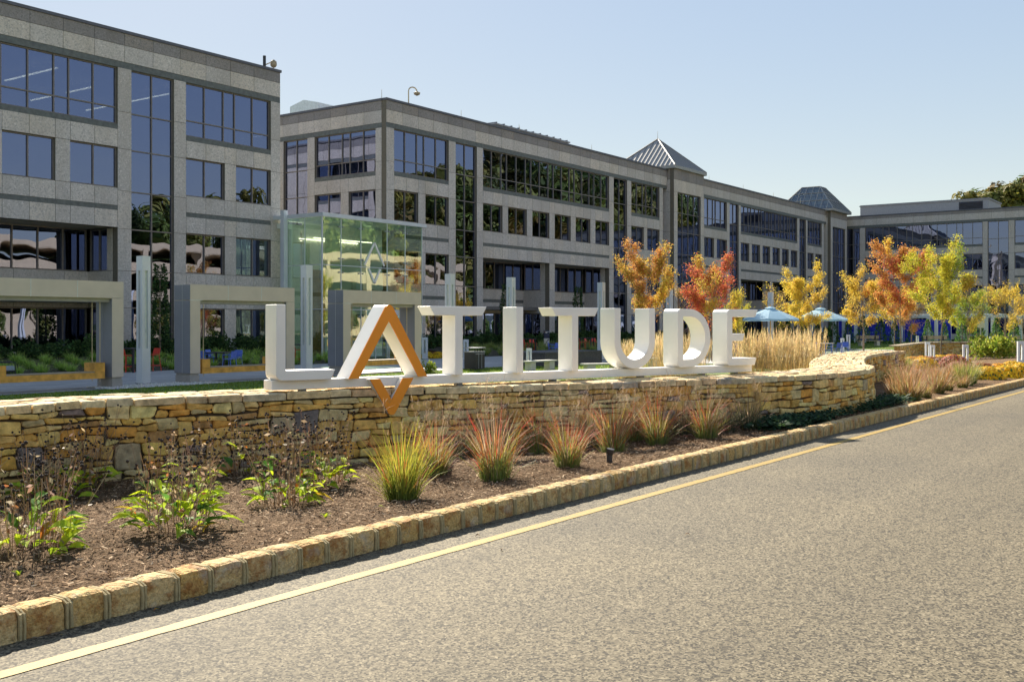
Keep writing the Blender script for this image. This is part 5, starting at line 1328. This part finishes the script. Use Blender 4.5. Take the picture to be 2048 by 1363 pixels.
# leafy shrubs
def shrub_mesh(seed, N, col, leaf, squash=.8, holes=.0):
    r = random.Random(seed); mb = MB(); cl = [(Vector((r.uniform(-.7, .7), r.uniform(-.7, .7), r.uniform(.15, .85)*squash)), r.uniform(.25, .5)) for k in range(11)]
    for i in range(N):
        c, R_ = r.choice(cl); v = Vector((r.gauss(0, 1), r.gauss(0, 1), r.gauss(0, 1))).normalized()*R_*r.uniform(.55, 1.05); p = c+v
        if p.z < 0: p.z = r.uniform(0, .2)
        a = r.uniform(0, 6.283); u = Vector((math.cos(a), math.sin(a), r.uniform(-.2, .9))).normalized()*leaf*r.uniform(.6, 1.3); w = u.cross(Vector((r.uniform(-1, 1), r.uniform(-1, 1), r.uniform(-.3, 1)))).normalized()*leaf*.32
        mb.face([p, p+u*.5+w, p+u, p+u*.5-w], jc(r.choice(col), .3, r))
    return mb.data('foliage', M['leaf'])
SH = {'yg': [shrub_mesh(i, 900, [(.24, .30, .03), (.34, .38, .05), (.42, .42, .08), (.14, .22, .03)], .17) for i in range(2)], 'hedge': [shrub_mesh(10+i, 1100, [(.045, .09, .03), (.07, .13, .04), (.10, .17, .05), (.035, .07, .025)], .16, .7) for i in range(3)]}
for px, py, k, sx, sz, lb in ((1626, 735, 26, .62, .85, 'yellow green leafy shrub at the right end of the reed grass'), (862, 752, 43, .34, .62, 'small pale green shrub on the lawn right of the letter A'), (1597, 742, 25, .5, .35, 'low yellow green plants at the foot of the reed grass'), (1958, 705, 62, .9, 1.35, 'round yellow green shrub left of its row before the low stone wall'), (1980, 712, 59, .75, 1.2, 'round yellow green shrub in the middle of its row before the low stone wall'), (2010, 712, 58, .95, 1.4, 'large yellow green shrub on the right before the low stone wall')):
    x, y = dp(px, k); o = link('shrub', SH['yg'][px % 2], None, (x, y, PL if px < 1900 else -.3), px); o.scale = (sx, sx, sz); tag(o, lb, 'shrub')
# hedge shrubs along the facades
r = random.Random(31); hx = [10+1.25*i for i in range(26)]+[54.5+1.3*i for i in range(30)]+[96+1.6*i for i in range(26)]
for i, x in enumerate(hx):
    if 41.3 < x < 54: continue
    y = 46.3+r.uniform(-.3, .3); o = link('hedge_shrub', SH['hedge'][i % 3], None, (x, y, slope_z(y)-.05), r.uniform(0, 6)); o.scale = (.95, .8, 1.05+r.uniform(-.15, .2))
    left = x < 50; tag(o, 'dark green clipped hedge shrub below the windows of the left block' if left else 'dark green hedge shrub below the windows of the long block', 'shrub', 'hedge along the left block' if left else 'hedge along the long block')
# light green liriope rows on the slope
pal_l = [(((.17, .30, .05), (.36, .54, .09), (.52, .66, .17)), 5), (((.13, .25, .04), (.27, .43, .08), (.42, .56, .15)), 3)]
lr = [tuft_mesh('grass_blades', 120+i, 230, .72, .55, .028, pal_l, .12, 1.5, 0, 3) for i in range(3)]
pal_ld = [(((.13, .21, .05), (.25, .35, .08), (.37, .44, .13)), 5), (((.13, .2, .05), (.30, .34, .10), (.48, .44, .18)), 2)]
ld = [tuft_mesh('grass_blades', 130+i, 180, .62, .55, .028, pal_ld, .14, 1.4, 0, 3) for i in range(2)]
r = random.Random(77); n = 0
for c in range(28):
    for k in range(5):
        x = 9.5+c*1.24+k*.22+r.uniform(-.08, .08); y = 41.0+k*.95+r.uniform(-.12, .12)
        if x > 42.2: continue
        o = link('liriope_clump', lr[(c+k) % 3], None, (x, y, slope_z(y)), r.uniform(0, 6)); s = r.uniform(.70, .95); o.scale = (s,)*3; tag(o, 'light green arching grass clump in rows on the slope before the left block', 'ornamental grass', 'light green clumps on the left slope')
for c in range(34):
    for k in range(4):
        x = 54+c*1.15+k*.3+r.uniform(-.2, .2); y = 41.2+k*1.2+r.uniform(-.25, .25)
        o = link('liriope_clump', ld[(c+k) % 2], None, (x, y, slope_z(y)), r.uniform(0, 6)); s = r.uniform(.8, 1.15); o.scale = (s,)*3; tag(o, 'mid green grass clump covering the slope before the long block', 'ornamental grass', 'green clumps on the slope before the long block')
# two mum mounds at the lobby door
for i, (px, z, k, lb) in enumerate(((855, 66, 'yellow', 'yellow mum mound right of the lobby, left of a pair'), (877, 66, 'yellow', 'yellow mum mound right of the lobby, right of a pair'), (866, 67, 'brown', 'brown mum mound between two yellow ones by the lobby'), (600, 58, 'yellow', 'yellow mums behind the red stool at the lobby'))):
    x, y = dp(px, z); o = link('mum_plant', MU[k], None, (x, y, PZ), i); o.scale = (.42, .42, .5); tag(o, lb, 'mum', 'mums beside the lobby')
# lawn blades
def lawn_grass(name, quad, N, lab, h=.05):
    r = random.Random(3); mb = MB()
    (x0, x1, y0, y1) = quad
    for i in range(N):
        x = r.uniform(x0, x1); y = r.uniform(y0, y1); a = r.uniform(0, 6.283); w = .02; L = h*r.uniform(.6, 1.4); dx, dy = math.cos(a)*w, math.sin(a)*w; lx, ly = r.uniform(-.03, .03), r.uniform(-.03, .03)
        mb.face([(x-dx, y-dy, PL), (x+dx, y+dy, PL), (x+lx, y+ly, PL+L)], jc(r.choice([(.13, .22, .022), (.18, .27, .03), (.23, .30, .05)]), .25, r))
    o = link(name, mb.data(name, M['grass']), kind='stuff'); tag(o, lab, 'grass')
lawn_grass('lawn_grass', (12, 48, 21, 30.6), 34000, 'mown lawn between the stone wall and the plaza')
lawn_grass('lawn_grass', (56, 112, 22, 40), 30000, 'sunlit mown lawn with young trees on the right')
# white gravel strip
r = random.Random(9); mb = MB()
for i in range(2600):
    x = r.uniform(20.4, 25.0); y = r.uniform(30.4, 31.9); s = r.uniform(.03, .06); z = PL+.02
    q = [(x+s*math.cos(k*2.1+i), y+s*math.sin(k*2.1+i), z) for k in range(3)]; t = (x, y, z+s*.8); c = jc((.72, .70, .66), .25, r)
    for k in range(3): mb.face([q[k], q[(k+1) % 3], t], c)
tag(link('gravel', mb.data('gravel', M['grass']), kind='stuff'), 'strip of white gravel around the nearest light pillar', 'gravel')
# ------------------------------------------------------------------ trees
def tree(name, loc, h, crown, base, pal, N, label, seed, leaf=.12, trunks=1, bare=0.0, up=.75, cat='tree', group=None, tr=.05, levels=(13, 5), peak=.8):
    """trunk with ascending limbs; leaves sit on the twigs, each limb with its own mix of the palette"""
    r = random.Random(seed); t = thing(name, label, cat, loc, 0, group); tk = MB(); tw = MB(); tips = []
    for k in range(trunks):
        a = 6.283*k/trunks+.4; b0 = Vector((.22*math.cos(a)*(trunks > 1), .22*math.sin(a)*(trunks > 1), -.05)); pts = [b0]
        top = Vector((.1*math.cos(a)+r.uniform(-.15, .15), .1*math.sin(a)+r.uniform(-.15, .15), h*r.uniform(.82, .92)))
        for i in range(1, 7): pts.append(b0.lerp(top, i/6)+Vector((r.uniform(-.04, .04), r.uniform(-.04, .04), 0)))
        tk.tube(pts, [tr*(1-.85*i/6) for i in range(7)], 7)
        for j in range(levels[0]):
            f = (base+(.94-base)*(j+r.random())/levels[0]); i0 = min(5, int(f*6)); p = pts[i0].lerp(pts[i0+1], f*6-i0)
            az = j*2.4+r.uniform(-.5, .5)+k; g = (f-base)/(1-base); prof = math.sin(math.pi*min(1, (g*.78+.22)))**.7 if peak < 1 else 1
            L = crown*prof*r.uniform(.75, 1.2); el = up+g*.28-.12+r.uniform(-.15, .2)
            d = Vector((math.cos(az)*math.cos(el), math.sin(az)*math.cos(el), math.sin(el))); L = L/max(.62, math.cos(el))*.95
            m = p+d*L*.55+Vector((0, 0, -.04*L)); e = p+d*L+Vector((0, 0, .10*L))
            tw.tube([p, m, e], [tr*.34*(1-f*.5), tr*.22*(1-f*.5), .008], 5, None, False)
            bp = r.choices([q[0] for q in pal], [q[1]*(1+q[2]*(g-.5)*2 if len(q) > 2 else 1) for q in pal])[0]; isb = r.random() < bare
            for q in range(levels[1]):
                s0 = p.lerp(m, r.uniform(.35, 1)) if r.random() < .4 else m.lerp(e, r.random()); d2 = (d+Vector((r.uniform(-.8, .8), r.uniform(-.8, .8), r.uniform(-.3, .8)))).normalized(); L2 = L*r.uniform(.22, .5)
                e2 = s0+d2*L2; tw.tube([s0, e2], [.014, .005], 4, None, False)
                for z in range(2):
                    e3 = s0.lerp(e2, r.uniform(.4, .9)); e4 = e3+(d2+Vector((r.uniform(-.9, .9), r.uniform(-.9, .9), r.uniform(-.3, .7)))).normalized()*L2*.5; tw.tube([e3, e4], [.010, .005], 3, None, False)
                    tips.append((e3, e4, bp, isb))
                tips.append((s0, e2, bp, isb))
    part('trunk', tk, M['bark'], t); part('branches', tw, M['bark'], t, kind='stuff')
    lv = MB(); live = [q for q in tips if not q[3]] or tips
    for i in range(N):
        s, e, bp, _ = r.choice(live) if r.random() > .06 else r.choice(tips)
        p = s.lerp(e, r.uniform(-.1, 1.15))+Vector((r.gauss(0, .13), r.gauss(0, .13), r.gauss(-.02, .13)))
        c = bp if r.random() < .72 else r.choices([q[0] for q in pal], [q[1] for q in pal])[0]
        u = Vector((r.uniform(-1, 1), r.uniform(-1, 1), r.uniform(-1, .35))).normalized()*leaf*r.uniform(.6, 1.3); w = u.cross(Vector((r.uniform(-1, 1), r.uniform(-1, 1), r.uniform(-1, 1)))).normalized()*leaf*r.uniform(.25, .42)
        lv.face([p, p+u*.45+w, p+u, p+u*.5-w], jc(c, .22, r))
    part('crown', lv, M['leaf'], t, kind='stuff'); return t
cY, cGd, cO, cR, cGr, cYG, cB = (.76, .57, .08), (.64, .46, .09), (.66, .34, .10), (.60, .17, .09), (.30, .40, .05), (.58, .54, .06), (.46, .31, .12)
def tpos(px, z): return (*dp(px, z), PL)
tree('autumn_tree', tpos(1303, 60), 5.90, 1.41, .30, [(cO, 4), (cR, 2, .6), (cGd, 3), (cY, 1, -.4), (cB, 1)], 14820, 'orange and gold young tree rising behind the letters U and D', 1, 0.094, 1, .12, .95)
tree('autumn_tree', tpos(1424, 60), 5.63, 1.52, .25, [(cR, 5), (cO, 3), (cYG, .8), (cGd, 1.5)], 15960, 'bright red young tree rising behind the letter D', 2, 0.094, 1, .06, .9)
tree('autumn_tree', tpos(1475, 72), 4.49, 0.78, .30, [(cY, 4), (cYG, 2), (cGd, 2)], 4275, 'slender yellow tree between the red tree and the letter E', 3, 0.094, 1, .2, 1.0)
tree('autumn_tree', tpos(1597, 73), 5.19, 1.62, .30, [(cY, 6), (cGd, 2), (cYG, .6)], 14820, 'yellow young tree rising behind the parasols', 4, 0.101, 1, .15, .7)
tree('autumn_tree', tpos(1727, 80), 5.02, 1.62, .38, [(cY, 4), (cGd, 4), (cO, .6)], 12255, 'golden yellow tree with two trunks left of the tall orange tree', 5, 0.101, 2, .30, .75)
tree('autumn_tree', tpos(1801, 75), 7.66, 1.83, .28, [(cO, 5), (cR, 3, -.3), (cGd, 2, .6), (cY, .6)], 21660, 'tall orange and red tree, the highest on the lawn', 6, 0.109, 1, .08, .95)
tree('autumn_tree', tpos(1882, 66), 5.90, 1.83, .34, [(cYG, 6), (cY, 1.5), (cGr, 1.2), (cGd, 2)], 20520, 'broad yellow green tree right of the tall orange one', 7, 0.094, 1, .05, .85)
tree('autumn_tree', tpos(1938, 84), 4.93, 1.41, .34, [(cGr, 4), (cYG, 3), (cGd, 1.5)], 7410, 'thin green and gold tree right of the broad yellow green one', 8, 0.101, 2, .35, .7)
tree('autumn_tree', tpos(2010, 86), 5.19, 1.88, .34, [(cGd, 4), (cY, 2)], 4845, 'nearly bare tree with a few golden leaves at the far right', 9, 0.101, 2, .55, .7)
tree('autumn_tree', tpos(1823, 86), 3.78, 1.46, .38, [(cO, 4), (cB, 3)], 2565, 'small mostly bare orange tree between two larger trunks', 10, 0.094, 1, .5, .55)
tree('autumn_tree', tpos(1789, 88), 4.40, 1.35, .34, [(cY, 4), (cGd, 2)], 6270, 'yellow tree standing behind the tall orange one', 11, 0.101, 1, .25, .8)
tree('autumn_tree', tpos(2046, 88), 4.40, 1.14, .34, [(cGd, 4), (cY, 2)], 2565, 'sparse golden tree cut by the right edge of the photo', 12, 0.101, 1, .4, .8)
tree('autumn_tree', tpos(1553, 82), 4.75, 1.04, .32, [(cB, 4), (cY, 2)], 1425, 'thin bare tree left of the yellow tree behind the parasols', 13, 0.094, 1, .7, .9)
tree('autumn_tree', tpos(1368, 66), 4.58, 0.84, .3, [(cB, 3), (cGd, 2)], 997, 'bare twiggy sapling between the orange and red trees', 14, 0.078, 1, .85, 1.0)
# clipped ivy columns at the facade
def column(loc, h, rad, label, seed, col, taper=.35, cat='columnar shrub', name='columnar_evergreen', N=2600, leaf=.13, group=None):
    r = random.Random(seed); t = thing(name, label, cat, loc, 0, group); tk = MB(); tk.tube([(0, 0, -.05), (0, 0, h*.9)], [.06, .015], 6); part('trunk', tk, M['bark'], t); lv = MB()
    for i in range(N):
        u = r.random()**1.1; a = r.uniform(0, 6.283); rr = rad*(1-u*(1-taper) if taper > .3 else (1-u)**.8)*math.sqrt(r.uniform(.3, 1))*(1+.25*math.sin(a*3+u*19+seed)); p = Vector((rr*math.cos(a), rr*math.sin(a), h*u))
        d = Vector((math.cos(a), math.sin(a), r.uniform(-.3, 1.1))).normalized()*leaf*r.uniform(.6, 1.3); w = d.cross(Vector((r.uniform(-1, 1), r.uniform(-1, 1), r.uniform(-1, 1)))).normalized()*leaf*.33
        lv.face([p, p+d*.5+w, p+d, p+d*.5-w], jc(r.choice(col), .3, r))
    part('foliage', lv, M['leaf'], t, kind='stuff'); return t
dg = [(.045, .095, .035), (.065, .13, .045), (.09, .165, .05), (.035, .07, .028)]
for px, Y_, h, lb in ((320, 45.6, 4.7, 'ivy clad evergreen column right of the nearest light pillar'), (1012, 45.4, 4.6, 'dark evergreen column behind the letter I'), (1156, 45.4, 4.7, 'dark evergreen column behind the second letter T'), (1288, 45.2, 4.2, 'dark evergreen column seen through the top of the letter U')):
    x = xat(px, Y_); column((x, Y_, slope_z(Y_)-.1), h, .55, lb, px, dg+[(.12, .17, .05)], .4)
# row of conifers before the blue fence
r = random.Random(12)
cp_ = [column((0, 0, 0), 2.6, .75, '', 200+i, [(.07, .16, .035), (.10, .22, .05), (.05, .11, .03), (.16, .28, .06)], .2, 'conifer', 'conifer', 1100, .15) for i in range(2)]
for i in range(21):
    y = 44.5-i*1.62; x = 112.5+r.uniform(-.3, .3)
    o = cp_[i] if i < 2 else dup(cp_[i % 2]); o.location = (x, y, PL); s = r.uniform(.78, 1.12); o.scale = (s, s, s*r.uniform(.95, 1.1)); o.rotation_euler = (0, 0, r.uniform(0, 6)); o['label'] = 'small green cone shaped conifer in the row behind the lawn benches'; o['group'] = 'row of conifers'

# ------------------------------------------------------------------ wooded hills
def big_crown(seed, N, cols, leaf=.62):
    r = random.Random(seed); lv = MB(); cl = []
    for k in range(26):
        u = r.random(); a = r.uniform(0, 6.283); rr = (.30+.75*math.sin(math.pi*(.15+.75*u)))*r.uniform(.45, 1); cl.append((Vector((rr*math.cos(a)*4.6, rr*math.sin(a)*4.6, 3.5+u*12.5)), r.uniform(1.0, 2.1), r.choice(cols)))
    for i in range(N):
        c, R_, col = r.choice(cl); v = Vector((r.gauss(0, 1), r.gauss(0, 1), r.gauss(0, 1))).normalized()*R_*r.uniform(.75, 1.1); p = c+v; n = (v+Vector((r.uniform(-1, 1), r.uniform(-1, 1), r.uniform(0, 1)))*R_*.5).normalized()
        t1 = n.cross(Vector((r.uniform(-1, 1), r.uniform(-1, 1), r.uniform(-1, 1)))).normalized(); t2 = n.cross(t1); q = leaf*r.uniform(.35, .8)
        lv.face([p+t1*q, p+t2*q*.6, p-t1*q, p-t2*q*.6], jc(col, .25, r))
    return lv.data('crown', M['far_leaf'])
fc = [big_crown(1, 5200, [(.14, .19, .04), (.21, .23, .05), (.10, .15, .04)]), big_crown(2, 5200, [(.16, .18, .04), (.28, .24, .04), (.21, .19, .04)]), big_crown(3, 3000, [(.10, .085, .02), (.17, .12, .022), (.06, .075, .02)]), big_crown(4, 3000, [(.03, .055, .018), (.045, .07, .022)])]
tkm = MB(); tkm.tube([(0, 0, -1), (.1, 0, 6), (0, .1, 13)], [.35, .25, .08], 7); TK = tkm.data('trunk', M['bark'])
def far_tree(x, y, z, s, k, rot, label, group=None):
    t = thing('woodland_tree', label, 'tree', (x, y, z), rot, group); t.scale = (s*random.uniform(.9, 1.15),)*2+(s,); link('trunk', TK, t); link('crown', fc[k], t, kind='stuff')
def hill(name, x0, x1, y0, y1, fn, nx=30, ny=12):
    mb = MB(); v = [(x0+(x1-x0)*i/nx, y0+(y1-y0)*j/ny, fn(x0+(x1-x0)*i/nx, y0+(y1-y0)*j/ny)) for i in range(nx+1) for j in range(ny+1)]
    mb.mesh_add(v, [(i*(ny+1)+j, (i+1)*(ny+1)+j, (i+1)*(ny+1)+j+1, i*(ny+1)+j+1) for i in range(nx) for j in range(ny)]); struct(name, mb, M['lawn'], True)
hb = lambda x, y: -.6+17*smooth(-46, -85, y)*smooth(120, 260, x)+5*smooth(-46, -70, y)
hill('hill', 20, 330, -46, -130, hb)
hr = lambda x, y: -.6+16*smooth(166, 215, x)*smooth(75, 20, y)
hill('hill', 166, 300, -40, 100, hr)
r = random.Random(5); random.seed(3)
for row in range(2):
    for i in range(24):
        x = 100+i*8.4+r.uniform(-2.5, 2.5); y = -53-row*9+r.uniform(-2.5, 2.5); s = r.uniform(1.1, 1.4)*(1+.25*smooth(130, 165, x)+.55*smooth(175, 215, x))
        far_tree(x, y, hb(x, y)-.3, s, r.choice((0, 0, 1, 2, 3)), r.uniform(0, 6), 'tall woodland tree on the slope across the road, out of frame', 'woodland across the road')
HT = [(1915, 188, .80, 1), (1936, 192, .86, 0), (1956, 186, .90, 1), (1976, 194, .97, 0), (1996, 186, 1.03, 1), (2016, 192, 1.10, 2), (2040, 186, 1.06, 1), (2062, 194, 1.2, 0), (1966, 200, .95, 2), (2006, 205, 1.12, 0), (1890, 196, .76, 0), (2085, 190, 1.2, 2)]
HL = ['lowest tree top just over the plant room', 'second tree top right of the wing plant room', 'olive tree top left of the hill group', 'dense tree above the right wing roof', 'tall olive tree in the middle of the hill group', 'golden tinged tree near the right edge of the hill', 'tallest olive tree at the right edge of the photo', 'green tree just outside the right edge on the hill', 'golden tree half hidden in the hill group', 'green tree half hidden behind the hill group', 'small tree top peeping over the plant room', 'golden tree beyond the right edge on the hill']
for (px, z, s, k), lb in zip(HT, HL):
    x, y = dp(px, z); far_tree(x, y, 8.8, s*(1.04 if px < 1990 else .98), k, px, lb, 'trees on the hill behind the wing')
# parking garage across the road (only its reflection shows in the glass)
gr = thing('parking_garage', 'tan three level parking garage across the road, seen reflected in the glass', 'garage', (100, -28, 0))
go = (100, -28, 0); mb = MB(); db = MB(); rl = MB()
for k in range(4):
    z0 = -.5+k*3.5; mb.box(44, 158, -28, -27.4, z0+1.6 if k else -.6, z0+3.1 if k < 3 else z0+2.6)
    mb.box(44, 158, -44, -27.45, z0+3.0 if k < 3 else z0+1.5, z0+3.3 if k < 3 else z0+1.9)
for i in range(14): mb.box(44+i*8.7, 44.8+i*8.7, -28.05, -27.35, -.6, 11.9)
db.box(44.2, 157.8, -40, -39.7, -.5, 11)
for z in (11.9, 12.3): rl.tube([(44, -27.7, z), (158, -27.7, z)], .05, 4)
part('wall', mb, M['tan'], gr, go); part('rear_wall', db, M['inside'], gr, go); part('railing', rl, M['pillar'], gr, go)
mb = MB(); mb.face([(-60, -9.5, -.02), (-60, -46, -.3), (330, -46, -.3), (330, -9.5, -.02)]); struct('bounce_ground', mb, m_plain('pale_bounce_ground', (.40, .375, .33), .9, 0, .12, .5))  # pale ground added out of view across the road to bounce sunlight back
r = random.Random(51)
for i in range(20):
    x = 50+i*5.6+r.uniform(-1.5, 1.5); far_tree(x, -21+r.uniform(-2, 2), -.6, r.uniform(.24, .34), r.choice((0, 1, 3)), r.uniform(0, 6), 'small leafy tree in front of the parking garage, out of frame', 'small trees before the garage')
for o_ in list(bpy.data.objects):
    if 'label' in o_ and o_['label'] == '': del o_['label']
